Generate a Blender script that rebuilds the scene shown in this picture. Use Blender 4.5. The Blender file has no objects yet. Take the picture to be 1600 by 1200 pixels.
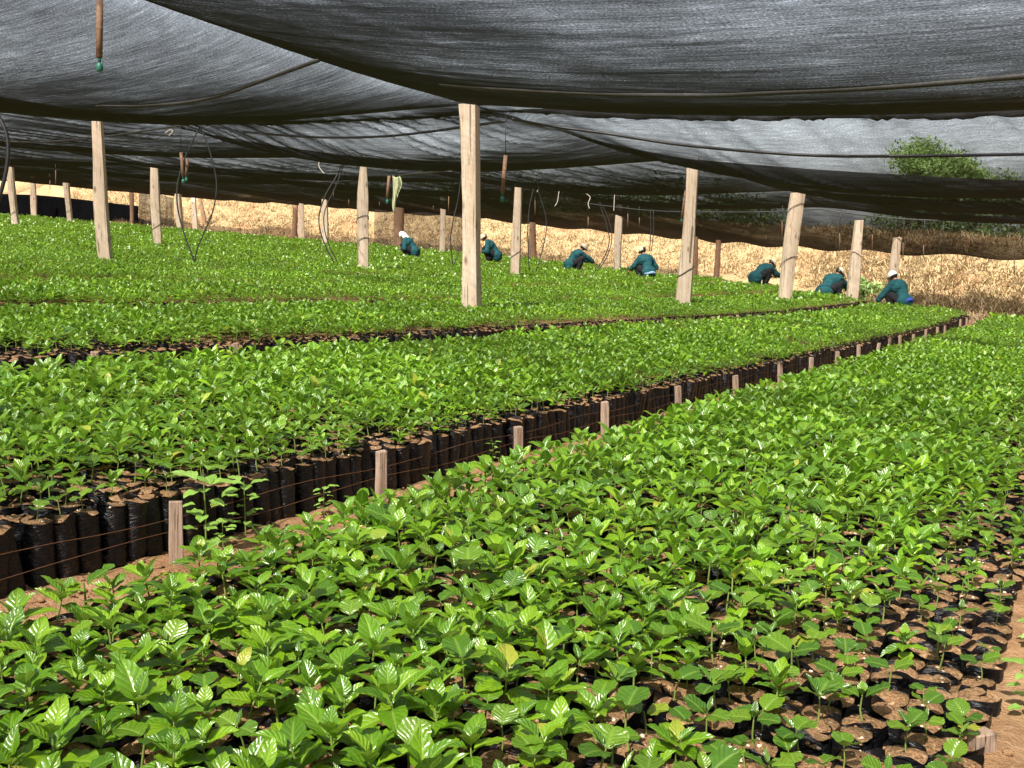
import bpy, math, random
import numpy as np
from mathutils import Vector, noise as mnoise

random.seed(7)
RNG = np.random.default_rng(11)
SC = bpy.context.scene
COL = SC.collection

# ------------------------------------------------------------------ camera, sky, sun, exposure
PITCH = math.radians(7.25)
FPX = 1650.0                      # focal length in photo pixels (1600 wide)
CAM = np.array([0.0, 0.0, 1.15])
cam = bpy.data.cameras.new('camera')
cam.sensor_width = 36.0
cam.lens = 36.0 * FPX / 1600.0
cam.clip_start = 0.05
cam.clip_end = 2000.0
cam_ob = bpy.data.objects.new('camera', cam)
COL.objects.link(cam_ob)
cam_ob.location = CAM
cam_ob.rotation_euler = (math.radians(90) - PITCH, 0, 0)
SC.camera = cam_ob

SUN_EL = math.radians(50)
SUN_AZ = math.atan2(-0.42, -0.90)           # towards the sun: x = sin, y = cos
world = bpy.data.worlds.new("World")
SC.world = world
world.use_nodes = True
wn = world.node_tree
bg = wn.nodes['Background']
sky = wn.nodes.new('ShaderNodeTexSky')
sky.sky_type = 'NISHITA'
sky.sun_disc = False
sky.sun_elevation = SUN_EL
sky.sun_rotation = SUN_AZ
sky.dust_density = 3.0
sky.air_density = 1.0
hz = wn.nodes.new('ShaderNodeHueSaturation')          # hazy, nearly white sky
hz.inputs['Saturation'].default_value = 0.36
wn.links.new(sky.outputs[0], hz.inputs['Color'])
wn.links.new(hz.outputs[0], bg.inputs[0])
bg.inputs[1].default_value = 0.105

sun = bpy.data.lights.new('sun', 'SUN')
sun.energy = 5.0
sun.angle = math.radians(0.5)
sun.color = (1.0, 0.94, 0.84)
sun_ob = bpy.data.objects.new('sun', sun)
COL.objects.link(sun_ob)
sd = Vector((math.sin(SUN_AZ) * math.cos(SUN_EL), math.cos(SUN_AZ) * math.cos(SUN_EL), math.sin(SUN_EL)))
sun_ob.rotation_euler = sd.to_track_quat('Z', 'Y').to_euler()
sun_ob.location = (-10, -20, 40)

SC.view_settings.view_transform = 'Standard'
SC.view_settings.look = 'None'
SC.view_settings.gamma = 1.0
SC.view_settings.use_curve_mapping = False
SC.view_settings.exposure = 1.78
SC.render.engine = 'CYCLES'
SC.cycles.transparent_max_bounces = 16
SC.cycles.max_bounces = 6
SC.cycles.use_denoising = True

# ------------------------------------------------------------------ geometry of the place
D1 = np.array([0.475, 0.88])      # along the beds
D2 = np.array([-0.88, 0.475])     # across the beds, uphill to the left


def sstep(t):
    t = np.clip(t, 0, 1)
    return t * t * (3 - 2 * t)


UEND_V = [-60, 2.8, 5, 7, 10.8, 12.5, 20, 26, 100]
UEND_U = [31, 31.5, 33.5, 36, 39.8, 41.5, 44.0, 45.5, 46]


def u_end(v):
    return np.interp(v, UEND_V, UEND_U)


def u_bank(v):
    return np.interp(v, [-60, 3, 6, 10, 15, 20, 100], [33.6, 34.0, 37.6, 43.0, 46.3, 48.6, 50.0])


_lat = np.random.default_rng(5).random((256, 256))


def vnoise(x, y):
    xi = np.floor(x).astype(int); yi = np.floor(y).astype(int)
    fx = x - xi; fy = y - yi
    fx = fx * fx * (3 - 2 * fx); fy = fy * fy * (3 - 2 * fy)
    a = _lat[xi & 255, yi & 255]; b = _lat[(xi + 1) & 255, yi & 255]
    c = _lat[xi & 255, (yi + 1) & 255]; d = _lat[(xi + 1) & 255, (yi + 1) & 255]
    return (a * (1 - fx) + b * fx) * (1 - fy) + (c * (1 - fx) + d * fx) * fy


def fbm(x, y, o=4):
    s = 0; a = 0.5; t = 0
    for k in range(o):
        s = s + a * vnoise(x * 2 ** k + 17.3 * k, y * 2 ** k + 5.1 * k); t += a; a *= 0.5
    return s / t


def T(x, y):
    """height of the ground, without the bank"""
    x = np.asarray(x, float); y = np.asarray(y, float)
    u = D1[0] * x + D1[1] * y
    a = np.clip(u - 18, 0, 34)
    return -0.0794 * np.clip(x, -120, 120) + 0.0006 * a * a + 0.02 * np.clip(u - 52, 0, 100)


def T_full(x, y):
    x = np.asarray(x, float); y = np.asarray(y, float)
    u = D1[0] * x + D1[1] * y; v = D2[0] * x + D2[1] * y
    w = u - u_bank(v)
    lump = (fbm(x * .35 + 40, y * .35 + 40) - .5)
    h = 2.6 * sstep((w + lump * 1.2) / 7.5)
    h = h + lump * 0.7 * sstep(w / 2) + (fbm(x * 1.7, y * 1.7) - .5) * .25 * sstep(w / 1.5)
    return T(x, y) + h


def xy(u, v):
    return D1[0] * u + D2[0] * v, D1[1] * u + D2[1] * v


def uv_of(x, y):
    return D1[0] * x + D1[1] * y, D2[0] * x + D2[1] * y


CP, SP = math.cos(PITCH), math.sin(PITCH)


def pt(px, py, d):
    """point at depth d (metres along the optical axis) seen at photo pixel px, py"""
    xc = (px - 800) / FPX; yc = (600 - py) / FPX
    return CAM + d * np.array([xc, yc * SP + CP, yc * CP - SP])


def proj(x, y, z):
    dx = x - CAM[0]; dy = y - CAM[1]; dz = z - CAM[2]
    d = dy * CP - dz * SP
    yc = dy * SP + dz * CP
    return 800 + FPX * dx / d, 600 - FPX * yc / d, d


def on_ground(px, d, h=0.0):
    """ground point in the column px at depth d"""
    z = 0
    for _ in range(8):
        x = (px - 800) / FPX * d
        y = (d + (z - CAM[2]) * SP) / CP
        z = float(T_full(x, y)) + h
    return np.array([x, y, z])


def on_line_v(px, v0):
    """ground point where pixel column px crosses the line v = v0"""
    d = v0 / (0.475 - 0.88 * (px - 800) / FPX)
    return on_ground(px, max(d, .5))


# ------------------------------------------------------------------ object helpers
def link(o, parent=None):
    COL.objects.link(o)
    if parent is not None:
        o.parent = parent
    return o


def tag(o, label=None, cat=None, group=None, kind=None):
    if label: o['label'] = label
    if cat: o['category'] = cat
    if group: o['group'] = group
    if kind: o['kind'] = kind
    return o


def empty(name, loc=(0, 0, 0), rz=0):
    o = bpy.data.objects.new(name, None)
    o.empty_display_size = 0.1
    o.location = loc
    o.rotation_euler = (0, 0, rz)
    return link(o)


def mesh_np(name, V, quads, uv=None, mats=(), smooth=True, midx=None):
    V = np.asarray(V, np.float32); quads = np.asarray(quads, np.int32)
    k = quads.shape[1]; nf = len(quads)
    me = bpy.data.meshes.new(name)
    me.vertices.add(len(V)); me.vertices.foreach_set('co', V.ravel())
    me.loops.add(nf * k); me.loops.foreach_set('vertex_index', quads.ravel())
    me.polygons.add(nf)
    me.polygons.foreach_set('loop_start', np.arange(0, nf * k, k, dtype=np.int32))
    me.polygons.foreach_set('loop_total', np.full(nf, k, np.int32))
    if smooth:
        me.polygons.foreach_set('use_smooth', np.ones(nf, bool))
    if midx is not None:
        me.polygons.foreach_set('material_index', np.asarray(midx, np.int32))
    if uv is not None:
        l = me.uv_layers.new(name='UVMap')
        l.data.foreach_set('uv', np.asarray(uv, np.float32)[quads.ravel()].ravel())
    me.update(calc_edges=True)
    for m in mats: me.materials.append(m)
    return me


def mesh_py(name, V, F, mats=(), smooth=False):
    me = bpy.data.meshes.new(name)
    me.from_pydata([tuple(map(float, v)) for v in V], [], [tuple(int(i) for i in f) for f in F])
    if smooth:
        for p in me.polygons: p.use_smooth = True
    me.update()
    for m in mats: me.materials.append(m)
    return me


def ob(name, me, parent=None):
    return link(bpy.data.objects.new(name, me), parent)


class MB:
    """collects simple pieces of ONE part"""
    def __init__(s): s.V = []; s.F = []

    def add(s, V, F):
        o = len(s.V); s.V += [tuple(map(float, v)) for v in V]; s.F += [tuple(int(i) + o for i in f) for f in F]

    def box(s, a, b):
        x0, y0, z0 = a; x1, y1, z1 = b
        s.add([(x0, y0, z0), (x1, y0, z0), (x1, y1, z0), (x0, y1, z0), (x0, y0, z1), (x1, y0, z1), (x1, y1, z1), (x0, y1, z1)],
              [(0, 3, 2, 1), (4, 5, 6, 7), (0, 1, 5, 4), (1, 2, 6, 5), (2, 3, 7, 6), (3, 0, 4, 7)])

    def tube(s, P, r, n=8, cap=True):
        P = [Vector(p) for p in P]
        R = r if hasattr(r, '__len__') else [r] * len(P)
        V = []; F = []
        up = Vector((0, 0, 1))
        last = None
        for i, p in enumerate(P):
            t = (P[min(i + 1, len(P) - 1)] - P[max(i - 1, 0)]).normalized()
            if last is None:
                a = t.cross(up if abs(t.z) < .9 else Vector((1, 0, 0))).normalized()
            else:
                a = (last - t * last.dot(t)).normalized()
            last = a
            b = t.cross(a)
            for k in range(n):
                w = 2 * math.pi * k / n
                V.append(p + (a * math.cos(w) + b * math.sin(w)) * R[i])
        for i in range(len(P) - 1):
            for k in range(n):
                F.append((i * n + k, i * n + (k + 1) % n, (i + 1) * n + (k + 1) % n, (i + 1) * n + k))
        if cap:
            F.append(tuple(range(n))[::-1]); F.append(tuple(range((len(P) - 1) * n, len(P) * n)))
        s.add(V, F)

    def ball(s, c, r, n=10, m=7, sc=(1, 1, 1)):
        V = []; F = []
        for j in range(m + 1):
            ph = math.pi * j / m
            for k in range(n):
                w = 2 * math.pi * k / n
                V.append((c[0] + r * sc[0] * math.sin(ph) * math.cos(w), c[1] + r * sc[1] * math.sin(ph) * math.sin(w), c[2] + r * sc[2] * math.cos(ph)))
        for j in range(m):
            for k in range(n):
                F.append((j * n + k, (j + 1) * n + k, (j + 1) * n + (k + 1) % n, j * n + (k + 1) % n))
        s.add(V, F)

    def build(s, name, mat, parent=None, smooth=True):
        return ob(name, mesh_py(name, s.V, s.F, [mat], smooth), parent)


def spline(P, n=8):
    """smooth polyline through P (Catmull-Rom)"""
    P = [Vector(p) for p in P]
    Q = [P[0] * 2 - P[1]] + P + [P[-1] * 2 - P[-2]]
    out = []
    for i in range(1, len(Q) - 2):
        for k in range(n):
            t = k / n
            a, b, c, d = Q[i - 1], Q[i], Q[i + 1], Q[i + 2]
            out.append(.5 * (2 * b + (c - a) * t + (2 * a - 5 * b + 4 * c - d) * t * t + (3 * b - a - 3 * c + d) * t ** 3))
    out.append(P[-1])
    return out


# ------------------------------------------------------------------ materials
class NT:
    def __init__(s, name):
        s.m = bpy.data.materials.new(name); s.m.use_nodes = True
        s.t = s.m.node_tree; s.t.nodes.clear()
        s.out = s.t.nodes.new('ShaderNodeOutputMaterial')

    def n(s, typ, **kw):
        o = s.t.nodes.new('ShaderNode' + typ)
        for k, v in kw.items():
            if k.startswith('i_'):
                key = k[2:]
                key = int(key) if key.isdigit() else key.replace('_', ' ')
                s.put(o.inputs[key], v)
            else:
                setattr(o, k, v)
        return o

    def put(s, inp, v):
        if isinstance(v, bpy.types.NodeSocket): s.t.links.new(v, inp)
        elif isinstance(v, bpy.types.Node): s.t.links.new(v.outputs[0], inp)
        else: inp.default_value = v

    def math(s, op, a, b=0.0, c=None, clamp=False):
        o = s.n('Math', operation=op, use_clamp=clamp)
        s.put(o.inputs[0], a); s.put(o.inputs[1], b)
        if c is not None: s.put(o.inputs[2], c)
        return o.outputs[0]

    def noise(s, vec, scale, detail=3, rough=.6, dist=0.0):
        o = s.n('TexNoise', i_Scale=scale, i_Detail=detail, i_Roughness=rough, i_Distortion=dist)
        if vec is not None: s.put(o.inputs['Vector'], vec)
        return o.outputs['Fac']

    def ramp(s, fac, stops):
        o = s.n('ValToRGB'); s.put(o.inputs[0], fac)
        e = o.color_ramp.elements
        while len(e) < len(stops): e.new(.5)
        for k, (p, c) in enumerate(stops):
            e[k].position = p; e[k].color = tuple(c) + (1,) if len(c) == 3 else c
        return o.outputs[0]

    def rng(s, v, a, b, c=0.0, d=1.0):
        o = s.n('MapRange'); s.put(o.inputs[0], v)
        for i, q in enumerate((a, b, c, d)): s.put(o.inputs[i + 1], q)
        return o.outputs[0]

    def mix(s, f, a, b, mode='MIX'):
        o = s.n('Mix', data_type='RGBA', blend_type=mode)
        s.put(o.inputs[0], f)
        s.put(o.inputs[6], a if not isinstance(a, tuple) else a + (1,) if len(a) == 3 else a)
        s.put(o.inputs[7], b if not isinstance(b, tuple) else b + (1,) if len(b) == 3 else b)
        return o.outputs[2]

    def coord(s, which='Object', scale=(1, 1, 1)):
        o = s.n('TexCoord').outputs[which]
        if scale == (1, 1, 1): return o
        m = s.n('Mapping'); s.put(m.inputs[0], o); m.inputs['Scale'].default_value = scale
        return m.outputs[0]

    def bump(s, h, strength=.5, dist=.01):
        return s.n('Bump', i_Strength=strength, i_Distance=dist, i_Height=h).outputs[0]

    def pbr(s, col, rough=.7, spec=.5, normal=None, **kw):
        p = s.n('BsdfPrincipled')
        s.put(p.inputs['Base Color'], col + (1,) if isinstance(col, tuple) and len(col) == 3 else col)
        s.put(p.inputs['Roughness'], rough)
        s.put(p.inputs['Specular IOR Level'], spec)
        if normal is not None: s.put(p.inputs['Normal'], normal)
        for k, v in kw.items(): s.put(p.inputs[k.replace('_', ' ')], v)
        return p.outputs[0]

    def done(s, shader):
        s.t.links.new(shader, s.out.inputs[0]); return s.m


def m_leaf(name, lo, mid, hi, back, gloss=.30):
    t = NT(name)
    uvn = t.n('TexCoord').outputs['UV']
    sep = t.n('SeparateXYZ'); t.put(sep.inputs[0], uvn)
    a = t.math('MULTIPLY', t.math('ABSOLUTE', t.math('SUBTRACT', sep.outputs[0], .5)), 2.0)
    ph = t.math('FRACT', t.math('SUBTRACT', t.math('MULTIPLY', sep.outputs[1], 6.0), t.math('MULTIPLY', a, 1.7)))
    tri = t.math('ABSOLUTE', t.math('SUBTRACT', ph, .5))            # 0.5 on a vein, 0 between veins
    puff = t.math('SUBTRACT', 1.0, t.math('POWER', t.math('MULTIPLY', tri, 2.0), 2.0))
    ribd = t.math('SUBTRACT', 1.0, t.rng(a, 0.0, 0.16), clamp=True)
    h = t.math('SUBTRACT', t.math('MULTIPLY', puff, t.rng(a, .0, .35)), t.math('MULTIPLY', ribd, .9))
    isl = t.n('NewGeometry').outputs['Random Per Island']
    oi = t.n('ObjectInfo').outputs['Random']
    f = t.math('FRACT', t.math('ADD', isl, t.math('MULTIPLY', oi, .37)))
    col = t.ramp(f, [(0.0, lo), (.55, mid), (.985, hi), (.995, (.36, .38, .04))])
    col = t.mix(t.math('MULTIPLY', ribd, .55), col, back)
    vein = t.rng(tri, .40, .5)
    col = t.mix(t.math('MULTIPLY', vein, .12), col, back)
    big = t.noise(t.coord('Object'), 2.2, 2)
    hsv = t.n('HueSaturation'); t.put(hsv.inputs['Color'], col)
    t.put(hsv.inputs['Value'], t.rng(big, .25, .75, .75, 1.25)); hsv.inputs['Saturation'].default_value = 1.0
    col = hsv.outputs[0]
    nrm = t.bump(t.math('ADD', h, t.math('MULTIPLY', t.noise(t.coord('Object'), 130, 2), .8)), .42, .0035)
    p = t.pbr(col, gloss, .95, nrm)
    tr = t.n('BsdfTranslucent'); t.put(tr.inputs['Color'], t.mix(.55, col, back)); t.put(tr.inputs['Normal'], nrm)
    mx = t.n('MixShader', i_0=.34); t.put(mx.inputs[1], p); t.put(mx.inputs[2], tr.outputs[0])
    return t.done(mx.outputs[0])


M = {}
M['leaf'] = m_leaf('coffee_leaf', (.068, .178, .005), (.130, .285, .006), (.215, .385, .010), (.33, .50, .06), .31)
M['round_leaf'] = m_leaf('round_seed_leaf', (.055, .150, .010), (.10, .220, .012), (.17, .30, .016), (.26, .42, .06), .27)
M['weed_leaf'] = m_leaf('weed_leaf', (.20, .40, .05), (.26, .48, .07), (.32, .54, .10), (.45, .6, .16), .5)


def m_soil(name, scale=1.0, moss=False):
    t = NT(name)
    c = t.coord('Object')
    n1 = t.noise(c, 1.3 * scale, 4, .6); n2 = t.noise(c, 14 * scale, 5, .7); n3 = t.noise(c, 90, 3, .7)
    f = t.math('ADD', t.math('MULTIPLY', n1, .4), t.math('MULTIPLY', n2, .6))
    col = t.ramp(f, [(.28, (.15, .077, .036)), (.5, (.31, .175, .088)), (.72, (.43, .275, .155))])
    if moss:
        col = t.mix(t.rng(t.noise(c, 11, 4, .75), .47, .66, 0, .75), col, (.085, .062, .022))
        col = t.mix(t.rng(t.noise(c, 150, 2, .6), .52, .62, 0, .7), col, (.10, .055, .028))
        col = t.mix(t.rng(t.noise(c, 60, 2, .6), .63, .70, 0, .85), col, (.52, .36, .20))
        vo = t.n('TexVoronoi', i_Scale=75.0); t.put(vo.inputs['Vector'], c)
        col = t.mix(t.rng(vo.outputs['Distance'], .0, .22, .5, 0), col, (.62, .46, .29))
    h = t.math('ADD', t.math('MULTIPLY', n2, .6), t.math('MULTIPLY', n3, .4))
    return t.done(t.pbr(col, .95, .15, t.bump(h, 1.0, .03)))


M['soil'] = m_soil('orange_soil')
M['bag_soil'] = m_soil('bag_soil', 1.6, True)


def m_hill():
    t = NT('dry_hillside')
    c = t.coord('Object')
    n1 = t.noise(c, .35, 4, .6); n2 = t.noise(c, 3.5, 5, .75, 1.0)
    st = t.noise(t.coord('Object', (9, 9, 2.0)), 1.0, 4, .75)
    f = t.math('ADD', t.math('MULTIPLY', n2, .5), t.math('MULTIPLY', st, .5))
    col = t.ramp(f, [(.25, (.11, .065, .03)), (.45, (.23, .16, .08)), (.7, (.33, .25, .145))])
    col = t.mix(t.rng(n1, .52, .66, 0, .75), col, t.ramp(n2, [(.3, (.15, .075, .035)), (.7, (.27, .145, .075))]))
    return t.done(t.pbr(col, .95, .1, t.bump(f, 1.0, .12)))


M['hill'] = m_hill()


def m_straw():
    t = NT('dry_straw')
    isl = t.n('NewGeometry').outputs['Random Per Island']
    col = t.ramp(isl, [(0, (.16, .10, .045)), (.35, (.31, .22, .11)), (.85, (.44, .34, .195)), (1, (.15, .13, .05))])
    p = t.pbr(col, .8, .25)
    tr = t.n('BsdfTranslucent'); t.put(tr.inputs['Color'], col)
    mx = t.n('MixShader', i_0=.25); t.put(mx.inputs[1], p); t.put(mx.inputs[2], tr.outputs[0])
    return t.done(mx.outputs[0])


M['straw'] = m_straw()


def m_wood(name, pale, tan, dark, scale=1.0):
    t = NT(name)
    c = t.coord('Object')
    gr = t.noise(t.coord('Object', (26 * scale, 26 * scale, 1.1 * scale)), 1.0, 5, .65, .6)
    fine = t.noise(t.coord('Object', (90 * scale, 90 * scale, 3 * scale)), 1.0, 3, .7)
    pat = t.noise(c, 1.7, 3, .5)
    f = t.math('ADD', t.math('MULTIPLY', gr, .65), t.math('MULTIPLY', fine, .35))
    col = t.ramp(f, [(.28, dark), (.44, tan), (.68, pale)])
    oi = t.n('ObjectInfo').outputs['Random']
    col = t.mix(t.rng(t.math('ADD', pat, t.math('MULTIPLY', t.math('SUBTRACT', oi, .5), .3)), .5, .75, 0, .7), col, tan)
    bark = t.noise(t.coord('Object', (5 * scale, 5 * scale, .55 * scale)), 1.0, 4, .7, .5)
    col = t.mix(t.rng(bark, .60, .66, 0, .8), col, tuple(x * m_ for x, m_ in zip(tan, (.75, .58, .45))))
    kn = t.n('TexVoronoi', i_Scale=1.6 * scale); t.put(kn.inputs['Vector'], t.coord('Object', (2.5, 2.5, 1)))
    col = t.mix(t.rng(kn.outputs['Distance'], .05, .16, .85, 0), col, tuple(x * .5 for x in dark))
    crack = t.rng(t.noise(t.coord('Object', (34 * scale, 34 * scale, .8)), 1.0, 2, .5, .4), .33, .37, 1, 0)
    col = t.mix(t.math('MULTIPLY', crack, .75), col, tuple(x * .35 for x in dark))
    return t.done(t.pbr(col, .85, .25, t.bump(t.math('SUBTRACT', f, t.math('MULTIPLY', crack, .5)), .8, .012)))


M['post'] = m_wood('weathered_post_wood', (.52, .45, .37), (.42, .325, .235), (.22, .155, .10))
M['post_dark'] = m_wood('dark_bark_wood', (.25, .16, .10), (.16, .09, .055), (.06, .035, .02))
M['stake'] = m_wood('stake_wood', (.40, .31, .25), (.32, .22, .155), (.16, .10, .07), 3.0)
M['bark'] = m_wood('tree_bark', (.22, .16, .11), (.15, .10, .07), (.06, .04, .03))


def m_bag():
    t = NT('black_bag_plastic')
    c = t.coord('Object')
    cr = t.noise(t.coord('Object', (22, 22, 60)), 1.0, 4, .6, 1.2)
    n2 = t.noise(c, 16, 4, .7)
    gz = t.n('SeparateXYZ'); t.put(gz.inputs[0], t.n('TexCoord').outputs['UV'])
    dirt = t.math('MULTIPLY', t.rng(n2, .585, .66, 0, 1), t.rng(gz.outputs[1], .0, .8, 1.0, .12))
    col = t.mix(dirt, (.005, .005, .0065), (.07, .038, .02))
    col = t.mix(t.rng(t.noise(c, 5, 3), .45, .8, 0, .3), col, (.014, .014, .016))
    return t.done(t.pbr(col, t.math('ADD', .34, t.math('MULTIPLY', dirt, .6)), .32, t.bump(cr, .7, .012)))


M['bag'] = m_bag()


def simple(name, col, rough=.6, spec=.4, var=.25, scale=20, bump=.0, **kw):
    t = NT(name)
    n = t.noise(t.coord('Object'), scale, 4, .65)
    hs = t.n('HueSaturation'); hs.inputs['Color'].default_value = col + (1,)
    t.put(hs.inputs['Value'], t.rng(n, .25, .75, 1 - var, 1 + var))
    return t.done(t.pbr(hs.outputs[0], rough, spec, t.bump(n, bump, .01) if bump else None, **kw))


M['rust'] = simple('rusty_iron', (.16, .095, .058), .85, .3, .5, 30, .4)
M['rust_wire'] = simple('rusty_wire', (.13, .060, .028), .8, .3, .4, 25)
M['nozzle'] = simple('green_nozzle', (.010, .11, .08), .5, .5, .15, 60)
M['hose'] = simple('black_hose', (.016, .016, .018), .45, .5, .3, 8)
M['pipe'] = simple('grey_black_pipe', (.030, .030, .028), .6, .3, .3, 6)
M['rope'] = simple('pale_string', (.55, .52, .45), .8, .2, .2, 40)
M['skin'] = simple('skin', (.26, .125, .075), .55, .4, .12, 30)
M['hair'] = simple('dark_hair', (.012, .009, .008), .5, .4, .3, 90)
M['jacket'] = simple('teal_work_jacket', (.012, .062, .072), .85, .15, .25, 9, .5)
M['trousers'] = simple('black_trousers', (.014, .014, .017), .85, .15, .3, 9, .4)
M['cap'] = simple('beige_cap', (.48, .40, .29), .85, .15, .1, 30)
M['white_cloth'] = simple('white_cloth', (.80, .79, .76), .85, .15, .06, 12, .3)
M['blue_cloth'] = simple('blue_cloth', (.04, .06, .42), .8, .2, .2, 14, .3)
M['denim'] = simple('pale_denim', (.22, .34, .52), .85, .15, .2, 16, .3)
M['pouch'] = simple('dark_pouch', (.02, .02, .022), .6, .3, .2, 20)
M['plank'] = m_wood('stool_plank', (.62, .44, .27), (.52, .33, .17), (.30, .18, .09), 2.0)
M['tub'] = simple('white_tub', (.74, .71, .66), .5, .4, .08, 12)
M['pink'] = simple('pale_pink_cushion', (.70, .48, .42), .85, .2, .12, 18)
M['eye'] = simple('dark_eye', (.012, .008, .006), .3, .5, .05, 30)
M['lip'] = simple('lip', (.20, .07, .05), .5, .4, .05, 30)
M['stem'] = simple('seedling_stem', (.16, .22, .05), .6, .3, .25, 60)
M['pebble'] = simple('pale_pebble', (.60, .48, .36), .85, .2, .3, 20)
M['black_sheet'] = simple('black_sheeting', (.003, .003, .0035), .95, .02, .3, 3, .4)


def m_towel():
    t = NT('striped_towel')
    w = t.n('TexWave', wave_type='BANDS', bands_direction='X', i_Scale=9.0, i_Distortion=1.0)
    t.put(w.inputs['Vector'], t.coord('Object'))
    col = t.ramp(w.outputs['Fac'], [(.35, (.50, .50, .33)), (.6, (.16, .20, .09))])
    return t.done(t.pbr(col, .9, .1))


M['towel'] = m_towel()


def m_crown(name, a, b):
    t = NT(name)
    isl = t.n('NewGeometry').outputs['Random Per Island']
    col = t.ramp(isl, [(0, a), (1, b)])
    p = t.pbr(col, .5, .35)
    tr = t.n('BsdfTranslucent'); t.put(tr.inputs['Color'], col)
    mx = t.n('MixShader', i_0=.35); t.put(mx.inputs[1], p); t.put(mx.inputs[2], tr.outputs[0])
    return t.done(mx.outputs[0])


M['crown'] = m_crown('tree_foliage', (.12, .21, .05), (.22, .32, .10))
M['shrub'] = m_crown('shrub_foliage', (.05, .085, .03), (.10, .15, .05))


def m_net(name, tau=.66, dark=(.020, .020, .021), streak=1.0):
    """woven black shade cloth: the slanter you look through the weave, the less passes (exp(-tau/cos))"""
    t = NT(name)
    uvn = t.n('TexCoord').outputs['UV']                      # metres along u (x) and v (y)

    def mp(sx, sy):
        m = t.n('Mapping'); t.put(m.inputs[0], uvn); m.inputs['Scale'].default_value = (sx, sy, 1)
        return m.outputs[0]
    s1 = t.noise(mp(14, .55), 1.0, 4, .75, .1)
    s2 = t.noise(mp(60, 4), 1.0, 3, .8)
    s3 = t.noise(mp(.35, .35), 1.0, 3, .6)
    s4 = t.noise(mp(85, 45), 1.0, 2, .8)
    f = t.math('ADD', t.math('ADD', t.math('MULTIPLY', s1, .34 * streak), t.math('MULTIPLY', s2, .44 * streak)),
               t.math('ADD', t.math('MULTIPLY', s3, .42), t.math('MULTIPLY', s4, .62)))
    mean = .5 * (.78 * streak + 1.04)
    tv = t.math('MAXIMUM', t.math('MULTIPLY', tau, t.math('ADD', 1.0, t.math('MULTIPLY', t.math('SUBTRACT', f, mean), 3.5))), tau * .25)
    # sparse slits between the threads
    g = t.n('NewGeometry')
    dt = t.n('VectorMath', operation='DOT_PRODUCT')
    nb = t.bump(t.math('ADD', s1, t.math('MULTIPLY', s2, .3)), .12, .02)
    t.put(dt.inputs[0], nb); t.put(dt.inputs[1], g.outputs['Incoming'])
    c = t.math('MAXIMUM', t.math('ABSOLUTE', dt.outputs['Value']), .03)
    tr = t.math('POWER', 2.71828, t.math('MULTIPLY', t.math('DIVIDE', tv, c), -1.0))
    transp = t.n('BsdfTransparent')
    body = t.pbr(dark, .9, .06, nb)
    mx = t.n('MixShader'); t.put(mx.inputs[0], tr); t.put(mx.inputs[1], body); t.put(mx.inputs[2], transp.outputs[0])
    return t.done(mx.outputs[0])


M['net'] = m_net('black_shade_net')
M['side_net'] = m_net('thin_side_net', .36, (.03, .025, .02), .5)

# ------------------------------------------------------------------ ground and hillside
def lines(*segs):
    out = []
    for a, b, st in segs:
        out += list(np.arange(a, b, st))
    return np.array(out + [segs[-1][1]])


def sheet(name, U, Vv, zf, mat, mask=None):
    uu, vv = np.meshgrid(U, Vv, indexing='ij')
    x, y = xy(uu, vv)
    z = zf(x, y, uu, vv)
    n, m = uu.shape
    idx = np.arange(n * m).reshape(n, m)
    q = np.stack([idx[:-1, :-1], idx[1:, :-1], idx[1:, 1:], idx[:-1, 1:]], -1).reshape(-1, 4)[:, ::-1]
    if mask is not None:
        cu = (uu[:-1, :-1] + uu[1:, 1:]) / 2; cv = (vv[:-1, :-1] + vv[1:, 1:]) / 2
        q = q[mask(cu, cv).ravel()]
        used = np.unique(q); re = np.full(n * m, -1); re[used] = np.arange(len(used))
        V = np.stack([x, y, z], -1).reshape(-1, 3)[used]; q = re[q]
    else:
        V = np.stack([x, y, z], -1).reshape(-1, 3)
    return mesh_np(name, V, q, mats=[mat])


def zg(x, y, u, v):
    d = np.hypot(x, y)
    fade = np.clip(1 - d / 28, 0, 1)
    pth = np.exp(-((v - 2.42) / .25) ** 2)
    rough = (fbm(x * 5, y * 5) - .5) * .05 + (fbm(x * 19 + 3, y * 19, 3) - .5) * .035 * (1 + pth)
    heap = (.188 + .05 * (fbm(x * 7 + 2, y * 7, 3) - .5)) * sstep((.235 + .12 * (fbm(x * 6, y * 6 + 9, 3) - .5) - v) / .09) * (u > -4) * sstep((v + 2.5) / .8)
    return T(x, y) + rough * fade + pth * .012 * fade + heap


g = ob('ground', sheet('ground', lines((-60, -8, 4), (-8, -1, .5), (-1, 9, .05), (9, 16, .15), (16, 56, .6), (56, 64, 1)),
                       lines((-90, -6, 4), (-6, -1, .4), (-1, .0, .08), (0, .3, .025), (.3, 1.8, .1), (1.8, 3.1, .035), (3.1, 8, .12), (8, 80, .6), (80, 140, 6)), zg, M['soil']))
tag(g, kind='structure')


def zh(x, y, u, v):
    return np.where(u - u_bank(v) < -.2, T(x, y) - .25, T_full(x, y) + .004)


hl = ob('hill', sheet('hill', lines((30, 62, .3), (62, 90, 1.5), (90, 420, 15)), lines((-160, -12, 6), (-12, 72, .35), (72, 260, 6)), zh, M['hill'],
                      lambda u, v: u - u_bank(v) > -1.0))
tag(hl, kind='structure')

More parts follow.
